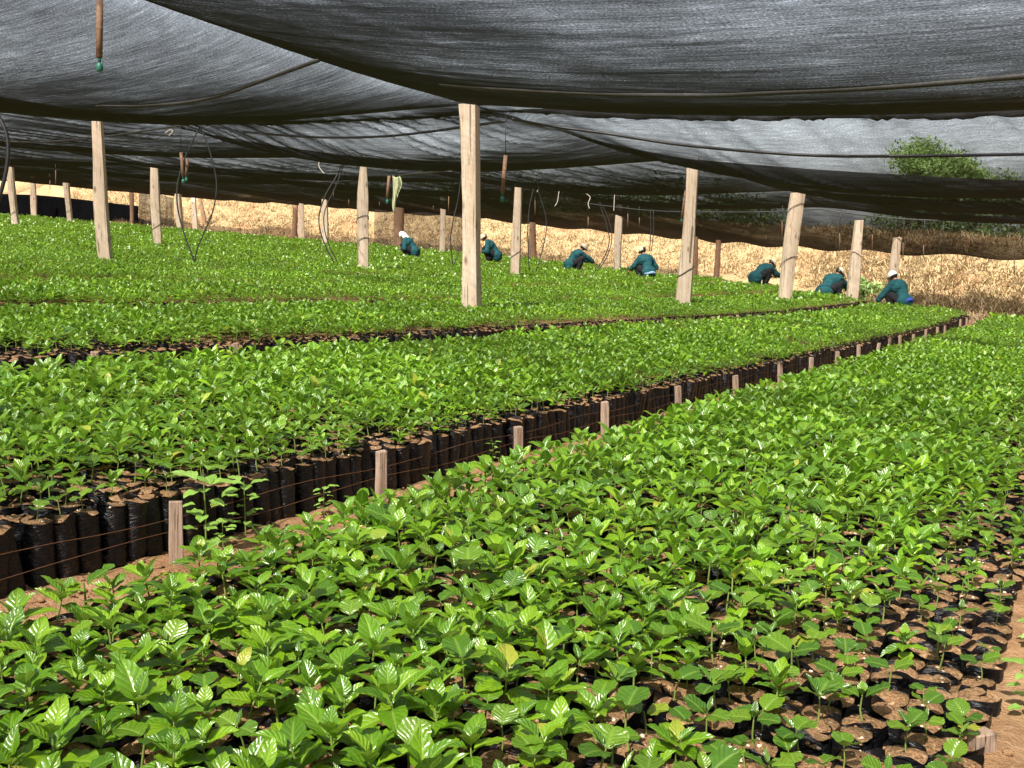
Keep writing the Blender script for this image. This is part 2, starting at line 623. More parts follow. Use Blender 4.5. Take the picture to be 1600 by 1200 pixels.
# ------------------------------------------------------------------ posts
POSTS = [
    # px_top, py_top, px_base, depth, width(m), material, slanted dark bands, label
    (735, 168, 738, 14.6, .24, 'post', 0, 'tallest and nearest squared timber post, pale front and shaded side, standing alone in the bed'),
    (164, 176, 168, 21.3, .25, 'post', 0, 'crooked pale post with reddish bark at its top, nearest of the posts at left'),
    (1077, 256, 1066, 22.3, .30, 'post', 1, 'wide pale split post with slanted dark mark and pointed foot, right of the tallest post'),
    (1240, 302, 1224, 28.6, .36, 'post', 2, 'thick double-faced post with a dark chevron near its top, between two crouching workers'),
    (571, 249, 568, 28.0, .28, 'post', 2, 'pale post with notched crooked top and dark chevrons, left of the white-capped worker'),
    (247, 258, 248, 37.0, .30, 'post', 1, 'straight square post, orange at its top, next after the crooked post'),
    (21, 257, 27, 47.0, .32, 'post', 1, 'knotty bent post at the far left edge of the field'),
    (810, 287, 805, 33.0, .28, 'post', 1, 'pale narrow post just behind the worker with the hair bun'),
    (967, 318, 964, 43.5, .30, 'post', 0, 'slim pale post between two workers wearing beige caps'),
    (1337, 345, 1328, 33.0, .34, 'post', 0, 'leaning pale post behind the worker bending with a dark hair bun'),
    (1397, 372, 1390, 31.9, .26, 'post', 0, 'thin brownish post standing behind the white-capped worker on the far right'),
    (55, 275, 54, 70.0, .36, 'post', 0, 'thin pale post in front of the black sheet, second from the field corner'),
    (107, 271, 110, 62.0, .34, 'post', 1, 'pale post with a white tie, in front of the black sheet'),
    (281, 279, 283, 61.0, .36, 'post', 0, 'grey post inside the hanging loop of black hose'),
    (304, 293, 306, 67.0, .34, 'post', 0, 'whitish slim post right of the hanging hose loop'),
    (463, 313, 460, 63.0, .36, 'post_dark', 0, 'short brown post, left one of a close pair by the straw bank'),
    (474, 295, 471, 61.5, .36, 'post', 0, 'slightly curved pale post, right one of a close pair by the straw bank'),
    (509, 291, 508, 52.0, .30, 'post', 0, 'pale post crossed by two drooping black hoses'),
    (693, 304, 691, 51.5, .30, 'post', 0, 'thin pale post at the field end left of the tallest post'),
    (625, 320, 625, 53.5, .50, 'post_dark', 0, 'thick dark brown log post behind the worker in the white headcloth'),
    (832, 337, 833, 50.0, .38, 'post_dark', 0, 'dark brown log post standing between black hoses by the straw bank'),
    (1086, 352, 1083, 44.6, .26, 'post_dark', 0, 'dark rough post half hidden behind the wide split post'),
    (1121, 357, 1118, 44.3, .26, 'post_dark', 0, 'short brown round post by the straw bank, right of the wide split post'),
    (208, 290, 206, 69.0, .30, 'post_dark', 0, 'dark forked post at the end of the black sheet'),
    (313, 306, 321, 68.5, .26, 'post_dark', 0, 'thin brown post leaning beside the whitish slim post'),
]
POST_TOP = {}


def make_post(i, pxt, pyt, pxb, d, w, mat, n_bands, label):
    rng = random.Random(100 + i)
    b = on_ground(pxb, d)
    top = pt(pxt, pyt, d)
    top[1] = b[1] + (top[1] - b[1]) * .0
    POST_TOP[i] = top
    H = top[2] - b[2]
    n, R = 16, 15
    rot = rng.uniform(-.25, .25) if i else -.2
    dep = w * (rng.uniform(.75, .95) if i else 1.35)
    ex = 4.5 if mat == 'post' else 2.2
    V = []; F = []
    lean = (top[0] - b[0])
    wob = [rng.uniform(-1, 1) for _ in range(6)]
    for j in range(R + 1):
        t = j / R
        z = -.15 + (H + .15) * t
        cx = lean * t + w * .16 * (math.sin(t * 4.2 + wob[0] * 3) - math.sin(wob[0] * 3)) * (.6 if i != 1 else 1.1) * (1 - t)
        cy = w * .1 * math.sin(t * 3.1 + wob[1] * 3)
        wid = w * (1.0 + .12 * math.sin(t * 5 + wob[2] * 4) + ((-.1 if i else -.02) * t))
        if i == 4 and t > .75: wid *= 1 - .45 * (t - .75) / .25
        for k in range(n):
            a = 2 * math.pi * k / n + .0001
            ca, sa = math.cos(a), math.sin(a)
            r = (abs(ca) ** ex + abs(sa) ** ex) ** (-1 / ex)
            nz = 1 + .07 * mnoise.noise(Vector((ca * 2 + i * 7, sa * 2, z * 1.6))) + .05 * mnoise.noise(Vector((ca * 5 + i * 3, sa * 5, z * 4)))
            X = ca * r * wid / 2 * nz; Y = sa * r * dep / 2 * nz
            zz = z
            if j == R: zz += .05 * w * 4 * mnoise.noise(Vector((ca * 1.5 + i, sa * 1.5, 3))) + (.10 * ca if i in (2, 4) else .02 * ca)
            V.append((cx + X * math.cos(rot) - Y * math.sin(rot), cy + X * math.sin(rot) + Y * math.cos(rot), zz))
    for j in range(R):
        for k in range(n):
            F.append((j * n + k, j * n + (k + 1) % n, (j + 1) * n + (k + 1) % n, (j + 1) * n + k))
    F.append(tuple(range(R * n, (R + 1) * n)))
    me = mesh_py('wooden_post', V, F, [M[mat]], True)
    me.set_sharp_from_angle(angle=math.radians(35)) if hasattr(me, 'set_sharp_from_angle') else None
    o = ob('wooden_post', me)
    o.location = b
    tag(o, label, 'post', 'timber posts holding up the shade net')
    # thin dark bands running slantwise round the post
    hs = {0: [], 1: [.30], 2: [.86, .42] if i == 3 else [.32, .50]}[n_bands]
    for hfrac in hs:
        mb = MB(); P = []
        for k in range(17):
            a = 2 * math.pi * k / 16
            ca, sa = math.cos(a), math.sin(a)
            r = (abs(ca) ** ex + abs(sa) ** ex) ** (-1 / ex) * 1.10
            z = hfrac * H + w * .42 * math.cos(a + (1.2 if n_bands == 2 else 0))
            t = (z + .15) / (H + .15)
            cx = lean * t + w * .16 * (math.sin(t * 4.2 + wob[0] * 3) - math.sin(wob[0] * 3)) * .6 * (1 - t)
            cy = w * .1 * math.sin(t * 3.1 + wob[1] * 3)
            X = ca * r * w * 1.02 / 2; Y = sa * r * dep * 1.02 / 2
            P.append((cx + X * math.cos(rot) - Y * math.sin(rot), cy + X * math.sin(rot) + Y * math.cos(rot), z))
        mb.tube(P, .008, 5)
        mb.build('slant_band', M['hose'], o)
    return o


for i, p in enumerate(POSTS): make_post(i, *p)

# ------------------------------------------------------------------ the shade net: bays sagging between post rows
UL = [-13.0, -4.6, 4.2, 12.7, 21.8, 28.9, 36.5, 45.0]
VL = [-22.0, -12.5, -2.5, 7.35, 17.0, 28.4, 40.0, 51.0, 64.0, 76.0]
EDGE_PX = [(-600, 262), (-100, 276), (0, 281), (90, 284), (200, 292), (330, 316), (560, 322), (800, 346), (1000, 366), (1200, 386), (1600, 403), (2200, 425)]
NODE = {}
for i, u in enumerate(UL):
    for j, v in enumerate(VL):
        ue = float(u_bank(v)) + float(np.interp(v, [10, 16], [-.9, .6]))
        uu = u
        if i == 7: uu = ue
        if i == 6: uu = min(36.5, (28.9 + ue) / 2 + .6)
        if i == 5: uu = min(u, ue - 5)
        x, y = xy(uu, v)
        z = float(T(x, y)) + 3.18
        if i == 6: z -= .1
        if i == 7:
            px, py, d = proj(x, y, z)
            pye = float(np.interp(px, [a for a, b in EDGE_PX], [b for a, b in EDGE_PX]))
            z = float(pt(px, pye, d)[2])
        NODE[i, j] = np.array([x, y, z])
for (i, j), k in {(3, 3): 0, (3, 4): 1, (4, 3): 2, (4, 4): 4, (5, 3): 3, (5, 4): 7, (5, 5): 5}.items():
    NODE[i, j] = POST_TOP[k] + np.array([0, 0, -.02 if k == 0 else ({1: -.05, 2: .06, 3: .04}.get(k, .02))])
NODE[3, 2][2] += .12
SAG = {(2, 3): .60, (2, 2): .50, (3, 2): .62, (3, 3): .46, (1, 2): .5, (1, 3): .6, (4, 2): .40, (4, 3): .34, (3, 4): .36, (5, 2): .30}
NETF = {}


def net_cell(i, j, s, t, cells=None):
    A = (1 - s)[..., None]; S = s[..., None]; B = (1 - t)[..., None]; Tt = t[..., None]
    P = A * B * NODE[i, j] + S * B * NODE[i + 1, j] + A * Tt * NODE[i, j + 1] + S * Tt * NODE[i + 1, j + 1]
    a = SAG.get((i, j), .35 if i < 6 else .16)
    fs = 4 * s * (1 - s); ft = 4 * t * (1 - t)
    # the support wires themselves hang a little between posts; the cloth sags deeper between wires
    wire = .10 if i < 5 else .05
    e = lambda ii, tt, ww: ww * 4 * tt * (1 - tt)
    shape = a * np.power(fs, .8) * np.power(ft, .75) + wire * (ft * (1 - .4 * fs) + .7 * fs * (1 - .4 * ft))
    P = P.copy()
    uu, vv = uv_of(P[..., 0], P[..., 1])
    wr = .10 * (fbm(uu * .45 + 9, vv * .3 + 3, 3) - .5) * fs ** .5 * ft ** .5
    # gathered creases running off the cross wires, slanting
    c1 = np.abs(2 * fbm(vv * 2.3 + uu * 1.5 + 31, uu * .45 + 11, 3) - 1)
    crease = .085 * (np.exp(-c1 * 7)) * np.exp(-(s / .42) ** 2) * fs ** .35 * ft ** .3 * (1.0 if i >= 3 else .15)
    c2 = np.abs(2 * fbm(uu * 2.2 + 3, vv * .22 + 7, 3) - 1)
    streak = .010 * np.exp(-c2 * 9) * fs ** .4 * ft ** .4
    P[..., 2] -= shape + wr + crease + streak
    if i == 3 and j in (2, 3):      # wind lifts the cloth just behind the fold, before the pipe holds it down
        P[..., 2] += (.62 if j == 2 else .36) * np.exp(-((s - .17) / .11) ** 2) * ft ** .45 * (1 - np.exp(-(s / .06) ** 2))
    if i == 6:
        P[..., 2] += .06 * np.sin(vv * 2.1) * s
    return P, uu, vv


def cell_res(i):
    return {0: (14, 14), 1: (30, 30), 2: (120, 110), 3: (130, 120), 4: (80, 90), 5: (50, 60), 6: (36, 50)}[i]


def net_bay(name, js, label, irange=range(0, 7)):
    Vs, Qs, UVs = [], [], []; o = 0
    for i in irange:
        for j in js:
            ns, nt = cell_res(i)
            s, t = np.meshgrid(np.linspace(0, 1, ns + 1), np.linspace(0, 1, nt + 1), indexing='ij')
            P, uu, vv = net_cell(i, j, s, t)
            idx = np.arange((ns + 1) * (nt + 1)).reshape(ns + 1, nt + 1) + o
            q = np.stack([idx[:-1, :-1], idx[1:, :-1], idx[1:, 1:], idx[:-1, 1:]], -1).reshape(-1, 4)
            Vs.append(P.reshape(-1, 3)); Qs.append(q); UVs.append(np.stack([uu, vv], -1).reshape(-1, 2)); o += (ns + 1) * (nt + 1)
    me = mesh_np(name, np.concatenate(Vs), np.concatenate(Qs), np.concatenate(UVs), [M['net']])
    n = ob(name, me)
    tag(n, label, 'shade net', 'bays of the black shade net roof')
    return n


net_bay('shade_net', (0, 1), 'black shade net bay at the far right, mostly hidden behind the nearest bay')
net_bay('shade_net', (2,), 'black shade net bay sagging overhead to the right of the tallest post')
net_bay('shade_net', (3,), 'black shade net bay between the tallest post and the crooked post, sagging deepest')
net_bay('shade_net', (4,), 'black shade net bay over the crooked post and the square orange-topped post')
net_bay('shade_net', (5,), 'dark shade net bay over the back left of the field')
net_bay('shade_net', (6, 7, 8), 'farthest shade net bay, its edge ending above the black sheet')


def net_z(x, y):
    """height of the net above x, y (coarse search over the bays)"""
    best = None
    for i in range(7):
        for j in range(9):
            a, b, c, d = (NODE[i, j][:2], NODE[i + 1, j][:2], NODE[i, j + 1][:2], NODE[i + 1, j + 1][:2])
            mn = np.min([a, b, c, d], 0) - .2; mx = np.max([a, b, c, d], 0) + .2
            if not (mn[0] <= x <= mx[0] and mn[1] <= y <= mx[1]): continue
            s = t = .5
            for _ in range(12):
                p = (1 - s) * (1 - t) * a + s * (1 - t) * b + (1 - s) * t * c + s * t * d
                r = np.array([x, y]) - p
                ds = (1 - t) * (b - a) + t * (d - c); dt = (1 - s) * (c - a) + s * (d - b)
                det = ds[0] * dt[1] - ds[1] * dt[0]
                s += (r[0] * dt[1] - r[1] * dt[0]) / det; t += (ds[0] * r[1] - ds[1] * r[0]) / det
            if -.01 <= s <= 1.01 and -.01 <= t <= 1.01:
                s = min(max(s, 0), 1); t = min(max(t, 0), 1)
                P, _, _ = net_cell(i, j, np.array([s]), np.array([t]))
                z = float(P[0, 2])
                if best is None or z < best: best = z
    return best if best is not None else float(T(x, y)) + 3.1


# grey pipes and wires slung just under the net, across the beds
def slung(name, u0, v0, v1, r, label, cat, mat, drop=.05, du=0.0, n=70):
    P = []
    for k in range(n + 1):
        v = v0 + (v1 - v0) * k / n
        x, y = xy(u0 + du * k / n, v)
        P.append((x, y, net_z(x, y) - r - drop))
    P = [Vector(p) for p in P]
    Q = [P[0]] + [(P[k - 1] + P[k] * 2 + P[k + 1]) / 4 for k in range(1, len(P) - 1)] + [P[-1]]
    for k in range(len(Q)): Q[k].z = min(Q[k].z, P[k].z)
    mb = MB(); mb.tube(Q, r, 8)
    return tag(mb.build(name, mat, None), label, cat, 'pipes slung under the net')


def net_hit(px, py, d0):
    """depth at which the sight line first meets the net"""
    d = d0
    while d < 60:
        p = pt(px, py, d)
        if p[2] > net_z(p[0], p[1]): return d
        d += .12
    return 60


def pipe_on_net(P, d0, r, label, mat, more=()):
    D = np.array([net_hit(a, b, d0) for a, b in P]); X = np.array([a for a, b in P], float)
    fit = np.polyval(np.polyfit(X, D, 2), X)
    D = np.minimum(fit, D - .10)
    if more:
        D = np.concatenate([D, [D[-1] + (D[-1] - D[-2]) / (X[-1] - X[-2]) * (a - X[-1]) for a, b in more]]); P = list(P) + list(more)
    mb = MB(); mb.tube(spline([pt(a, b, d) for (a, b), d in zip(P, D)], 8), r, 8)
    return tag(mb.build('water_pipe', mat, None), label, 'pipe', 'pipes slung under the net')


pipe_on_net([(688, 131), (720, 134), (800, 140), (950, 147), (1100, 149), (1200, 145), (1400, 135), (1600, 119), (1760, 106)], 6, .022,
            'grey water pipe slung under the nearest net bay, right of the tallest post', M['pipe'])
pipe_on_net([(150, 165), (220, 165), (290, 160), (350, 147), (420, 122), (498, 94)], 7, .022, 'grey water pipe under the deepest bay, above the crooked post', M['pipe'])
pipe_on_net([(800, 186), (860, 197), (950, 209), (1070, 227), (1250, 242), (1400, 244), (1600, 241), (1720, 238)], 14.2, .022,
            'black water pipe along the bright net strip behind the nearest fold', M['hose'])
pipe_on_net([(380, 206), (450, 212), (520, 215), (600, 213), (660, 207), (720, 199), (790, 189)], 16, .022, 'black water pipe under the creased net, just behind the tallest post', M['hose'])
pipe_on_net([(-30, 219), (60, 222), (150, 215), (250, 201), (310, 192)], 18, .02, 'dark water pipe crossing behind the crooked post', M['pipe'])
pipe_on_net([(440, 279), (520, 284), (620, 274), (690, 268), (760, 271)], 22, .018, 'thin dark pipe slung above the hanging striped towel', M['hose'])
slung('water_pipe', 33.0, 3.0, 15, .018, 'thin dark pipe slung over the crouching workers', 'pipe', M['hose'], .08)

# ------------------------------------------------------------------ seedlings
def leaf_strip(na, nl, L, W, phi, droop, fold, quilt, rnd, rng):
    """one leaf from the origin, growing along +x; returns V, F, UV"""
    ts = np.linspace(0, 1, nl + 1); A = np.linspace(-1, 1, na)
    if rnd:
        w = W * np.sqrt(np.clip(1 - (2 * ts - 1.0) ** 2, 0, 1)); w[0] = .18 * W; w[-1] = .30 * W
    else:
        w = W * np.power(np.sin(np.pi * np.clip(ts, .02, .985) ** .82), .85) * (1.06 - .30 * ts)
        w[-1] = .015 * W; w[0] = .05 * W
    xs = [0.0]; zs = [0.0]
    for k in range(nl):
        a = phi - droop * (k + .5) / nl
        xs.append(xs[-1] + L / nl * math.cos(a)); zs.append(zs[-1] + L / nl * math.sin(a))
    V = []; UV = []
    for k, t in enumerate(ts):
        a = phi - droop * t
        nx, nz = -math.sin(a), math.cos(a)
        for q in A:
            up = fold * abs(q) * w[k] + (quilt * W * math.sin(t * 22 - abs(q) * 3) * abs(q)) + (.10 * W * abs(q) ** 2 * math.sin(t * 9 + rng.uniform(-.4, .4)))
            V.append((xs[k] + nx * up, q * w[k] * (1 - .25 * abs(fold)), zs[k] + nz * up)); UV.append((.5 + .5 * q, t))
    F = [(k * na + m, (k + 1) * na + m, (k + 1) * na + m + 1, k * na + m + 1) for k in range(nl) for m in range(na - 1)]
    return np.array(V), np.array(F), np.array(UV)


def rz(V, a):
    c, s = math.cos(a), math.sin(a)
    return np.stack([V[:, 0] * c - V[:, 1] * s, V[:, 0] * s + V[:, 1] * c, V[:, 2]], -1)


LODS = {0: (5, 8), 1: (3, 4), 2: (3, 2), 3: (2, 1)}


def plant_template(seed, kind, lod):
    rng = random.Random(seed)
    na, nl = LODS[lod]
    Vs, Fs, Us = [], [], []; o = 0

    def put(h, az, L, W, phi, droop, fold, quilt, rnd=False, r0=.006):
        nonlocal o
        if lod == 3:
            c, s = math.cos(phi - droop * .4), math.sin(phi - droop * .4)
            V = np.array([(0, 0, 0), (.5 * L * c - .2 * W * s, W, .5 * L * s + .2 * W * c), (L * c, 0, L * s - droop * .2 * L), (.5 * L * c - .2 * W * s, -W, .5 * L * s + .2 * W * c)])
            F = np.array([(0, 3, 2, 1)]); U = np.array([(.5, 0), (1, .5), (.5, 1), (0, .5)])
        else:
            V, F, U = leaf_strip(na, nl, L, W, phi, droop, fold, quilt, rnd, rng)
        V = V + np.array([r0, 0, 0]); V = rz(V, az); V = V + np.array([0, 0, h])
        Vs.append(V); Fs.append(F + o); Us.append(U); o += len(V)
    az0 = rng.uniform(0, 6.28)
    if kind == 'pointed':
        pairs = rng.choice([3, 4, 4]) if lod < 3 else 3
        h0 = rng.uniform(.028, .042); top = rng.uniform(.056, .088)
        if rng.random() < .7 and lod < 2:
            for s in (0, math.pi): put(h0, az0 + s + rng.uniform(-.2, .2), rng.uniform(.040, .052), rng.uniform(.022, .029), rng.uniform(.0, .4), .4, .12, .05, True)
        for k in range(pairs):
            f = (k + 1) / pairs
            az = az0 + (k + 1) * math.pi / 2 + rng.uniform(-.35, .35)
            L = rng.uniform(.050, .072) * (1.0 if f < .99 else rng.uniform(.55, .95))
            phi = [.25, .6, .9, 1.15][min(3, int(f * 3.2))] + rng.uniform(-.2, .25)
            for s in (0, math.pi):
                put(h0 + (top - h0) * f, az + s + rng.uniform(-.2, .2), L * rng.uniform(.85, 1.1), L * rng.uniform(.31, .37), phi + rng.uniform(-.15, .15),
                    rng.uniform(.35, 1.1), rng.uniform(.15, .40), .05)
        ht = top
    elif kind == 'round':
        ht = rng.uniform(.050, .080)
        for s in (0, math.pi):
            put(ht, az0 + s + rng.uniform(-.25, .25), rng.uniform(.042, .056), rng.uniform(.025, .031), rng.uniform(.15, .8), .5, .14, .06, True)
        if rng.random() < .6:
            for s in (0, math.pi): put(ht + .006, az0 + 1.57 + s, rng.uniform(.022, .045), rng.uniform(.007, .012), rng.uniform(.8, 1.2), .4, .3, .04)
    else:   # weed: alternate broad pale leaves up a taller stem
        ht = .30
        for k in range(15):
            f = .2 + .8 * k / 14
            az = az0 + k * 2.4
            L = (.105 if f > .8 else .075) * rng.uniform(.8, 1.1)
            put(ht * f, az, L, L * .40, rng.uniform(.0, .5), .6, .2, .04, r0=.03 if lod < 2 else .01)
    # stem
    n = 5 if lod < 2 else 3
    mb = MB(); bend = rng.uniform(-.006, .006)
    mb.tube([(0, 0, -.02), (bend, bend * .5, ht * .5), (0, 0, ht + .004)], [.0024, .0021, .0015] if kind != 'weed' else [.004, .0035, .002], n, False)
    return (np.concatenate(Vs), np.concatenate(Fs), np.concatenate(Us), np.array(mb.V), np.array(mb.F))


BAG_H, BAG_R, SP_ = .20, .0438, .0895


def bag_template(seed, n=16):
    rng = random.Random(seed)
    prof = [(0.0, .92), (.03, 1.0), (.07, .985), (.11, 1.0), (.15, .99), (.175, .985), (.203, 1.03)]
    V = []; UV = []
    for j, (z, r) in enumerate(prof):
        for k in range(n):
            a = 2 * math.pi * k / n
            nz = 1 + .035 * mnoise.noise(Vector((math.cos(a) * 1.7 + seed * 5, math.sin(a) * 1.7, z * 35)))
            nz *= (abs(math.cos(a)) ** 3.2 + abs(math.sin(a)) ** 3.2) ** (-1 / 3.2)
            rr = BAG_R * r * nz * (.98 if j < len(prof) - 1 else 1 + .05 * math.sin(a * 2 + seed))
            zz = z + (.010 * math.sin(a * 2 + seed * 1.3) + .006 * math.sin(a * 3 + seed) if j == len(prof) - 1 else 0)
            V.append((rr * math.cos(a), rr * math.sin(a), zz)); UV.append((k / n, z / .2))
    F = [(j * n + k, j * n + (k + 1) % n, (j + 1) * n + (k + 1) % n, (j + 1) * n + k) for j in range(len(prof) - 1) for k in range(n)]
    # soil: two rings and a centre, slightly domed
    S = []; SF = []
    for q, (r, z) in enumerate(((1.0, .1955), (.6, .202), (.04, .205))):
        for k in range(n):
            a = 2 * math.pi * k / n
            sq = (abs(math.cos(a)) ** 3.2 + abs(math.sin(a)) ** 3.2) ** (-1 / 3.2)
            S.append((BAG_R * r * sq * math.cos(a), BAG_R * r * sq * math.sin(a), z + .010 * mnoise.noise(Vector((math.cos(a) * r * 3 + seed, math.sin(a) * r * 3, 0)))))
    SF = [(q * n + k, q * n + (k + 1) % n, (q + 1) * n + (k + 1) % n, (q + 1) * n + k) for q in range(2) for k in range(n)]
    return np.array(V), np.array(F), np.array(UV), np.array(S), np.array(SF)


# beds: v range
BEDS = [(.12, 2.07), (2.76, 5.12)] + [(6.0 + 3.2 * k, 8.38 + 3.2 * k) for k in range(18)]
SITES = []         # arrays of u, v, bed, row
for b, (va, vb) in enumerate(BEDS):
    nr = int((vb - va - SP_) / SP_) + 1
    vr = va + SP_ / 2 + np.arange(nr) * (vb - va - SP_) / max(nr - 1, 1)
    ue = float(u_end((va + vb) / 2))
    ur = np.arange(-3.0 if b else -.6, ue, SP_)
    uu, vv = np.meshgrid(ur, vr, indexing='ij')
    rr = np.broadcast_to(np.arange(nr), uu.shape)
    # rounded far corners
    cv = np.minimum(vv - va, vb - vv)
    keep = uu < ue - .9 * (1 - np.clip(cv / .8, 0, 1)) ** 2
    jit = RNG.normal(0, .008, uu.shape + (2,))
    x, y = xy(uu + jit[..., 0], vv + jit[..., 1] * np.where((rr == 0), .25, 1))
    SITES.append(np.stack([x, y, np.full_like(x, b), rr.astype(float), np.full_like(x, nr), uu], -1)[keep])
S = np.concatenate(SITES)
z0 = T(S[:, 0], S[:, 1])
px, py, dd = proj(S[:, 0], S[:, 1], z0 + .25)
mar = 110 + 600 / np.maximum(dd, .6)
vis = (dd > .6) & (px > -mar) & (px < 1600 + mar) & (py < 1650)
S = S[vis]; z0 = z0[vis]; px = px[vis]; py = py[vis]; dd = dd[vis]
N = len(S)
front_row = (S[:, 3] == 0)
back_row = (S[:, 3] == S[:, 4] - 1)
# kind of plant per site
rnd = RNG.random(N)
edge = np.where(S[:, 2] == 0, S[:, 3] * SP_, np.minimum(S[:, 3], 99) * SP_)      # distance from the edge nearest the camera
near_right = (S[:, 2] == 0)
corner = np.where(near_right, np.clip((4.2 - S[:, 5]) / 1.6, 0, 1), 0)
p_miss = .03 + (.30 + .10 * corner) * np.exp(-(edge / (.13 + .10 * corner)) ** 2) * (dd < 40)
p_miss = p_miss + .55 * np.exp(-(edge / .34) ** 2) * (S[:, 2] >= 2) * (dd < 18)
p_round = .08 + .14 * (dd < 5) + (.45 + .3 * corner) * np.exp(-(edge / (.16 + .45 * corner)) ** 2)
patch = fbm(S[:, 0] * 1.1 + 3, S[:, 1] * 1.1 + 7, 3)
p_round = p_round + np.clip((patch - .60) * 2.0, 0, .5)
p_miss = p_miss + np.clip((patch - .66) * 1.6, 0, .25)
has = rnd > p_miss
is_round = RNG.random(N) < p_round
size = np.clip(RNG.normal(1.0, .13, N), .65, 1.35) * (1.0 - .22 * np.exp(-(edge / .35) ** 2)) * (.88 + .34 * fbm(S[:, 0] * .8, S[:, 1] * .8, 2)) * np.interp(dd, [2.0, 3.2, 6], [1.0, 1.08, 1.14])
ang = RNG.random(N) * 6.283
tilt = RNG.normal(0, .09, (N, 2))
bagdz = RNG.normal(0, .006, N)
bagang = math.atan2(.88, .475) + RNG.integers(0, 4, N) * math.pi / 2 + RNG.normal(0, .16, N)

# the 300 largest in the picture become things of their own
score = 1.0 / dd * np.where(front_row & (S[:, 2] == 1), 1.7, 1.0) * np.where((px > -20) & (px < 1620) & (py < 1215), 1, .05) * np.where(has, 1, .55)
order = np.argsort(-score)
single = np.zeros(N, bool); single[order[:300]] = True

PT = {(k, l): [plant_template(1000 + 50 * l + q + (500 if k == 'round' else 0), k, l) for q in range({0: 14, 1: 14, 2: 10, 3: 8}[l])]
      for k in ('pointed', 'round') for l in (0, 1, 2, 3)}
BT = [bag_template(q) for q in range(6)]
leaf_me = {}; stem_me = {}
for k in ('pointed', 'round'):
    for q, tp in enumerate(PT[k, 0]):
        leaf_me[k, q] = mesh_np('leaves', tp[0], tp[1], tp[2], [M['leaf' if k == 'pointed' else 'round_leaf']])
        stem_me[k, q] = mesh_np('stem', tp[3], tp[4], mats=[M['stem']])
bag_me = [mesh_np('bag', b[0], b[1], b[2], [M['bag']]) for b in BT]
soil_me = [mesh_np('soil', b[3], b[4], mats=[M['bag_soil']]) for b in BT]

STAKE_PX = [275, 595, 810, 945, 1060, 1150, 1219, 1267, 1307, 1341, 1370, 1389, 1406, 1427, 1446, 1464, 1476, 1500, 1510, 1518, 1527, 1536, 1542, 1548, 1554]


def seed_label(i, kind, has):
    b = int(S[i, 2])
    if b == 0:
        if S[i, 3] < 5.5:
            if not has: return 'black bag of bare soil along the nearest bed edge, its seedling missing', 'bare bags at the nearest bed edge'
            return ('young coffee seedling in black bag by the nearest bed edge, only round seed leaves' if kind == 'round' else
                    'small bagged coffee seedling with pointed leaves by the sparse nearest bed edge'), 'bagged seedlings on the sparse edge of the nearest bed, ' + kind
        if not has: return 'black bag of bare soil among the crowded seedlings of the nearest bed', 'bare bags inside the nearest bed'
        return ('bagged coffee seedling with round seed leaves among pointed ones in the nearest bed' if kind == 'round' else
                'bagged coffee seedling with glossy pointed leaves crowded inside the nearest bed'), 'bagged seedlings inside the nearest bed, ' + kind
    if S[i, 3] == 0:
        k = sum(1 for p in STAKE_PX if p < px[i])
        where = ['before the first stake', 'between first and second stakes', 'between second and third stakes', 'between third and fourth stakes',
                 'between fourth and fifth stakes'][min(k, 4)]
        if not has: return 'black bag of bare soil in the wired bag wall, ' + where, 'bare bags of the wired wall ' + where
        return (f'black bagged {"round" if kind == "round" else "pointed"}-leaved seedling in the wired bag wall, {where}'), f'{kind} bagged seedlings of the wired wall ' + where
    if not has: return 'black bag of bare soil behind the wired bag wall of the second bed', 'bare bags behind the wired wall'
    return (f'bagged coffee seedling with {"round" if kind == "round" else "pointed"} leaves behind the wired bag wall, second bed'), f'{kind} bagged seedlings behind the wired wall'


for i in np.nonzero(single)[0]:
    rng = random.Random(int(i))
    kind = 'round' if is_round[i] else 'pointed'
    o = empty('bagged_seedling', (S[i, 0], S[i, 1], z0[i] + bagdz[i]), 0)
    lab, grp = seed_label(i, kind, has[i])
    tag(o, lab, 'seedling' if has[i] else 'soil bag', grp)
    q = int(i) % 6
    bb = ob('bag', bag_me[q], o); bb.rotation_euler = (tilt[i, 0] * .35, tilt[i, 1] * .35, bagang[i])
    ob('soil', soil_me[q], bb)
    if has[i]:
        q = rng.randrange(14)
        st = ob('stem', stem_me[kind, q], o)
        st.location = (0, 0, .199); st.rotation_euler = (tilt[i, 0], tilt[i, 1], ang[i]); st.scale = (size[i],) * 3
        lv = ob('leaves', leaf_me[kind, q], o)
        lv.location = st.location; lv.rotation_euler = st.rotation_euler; lv.scale = st.scale


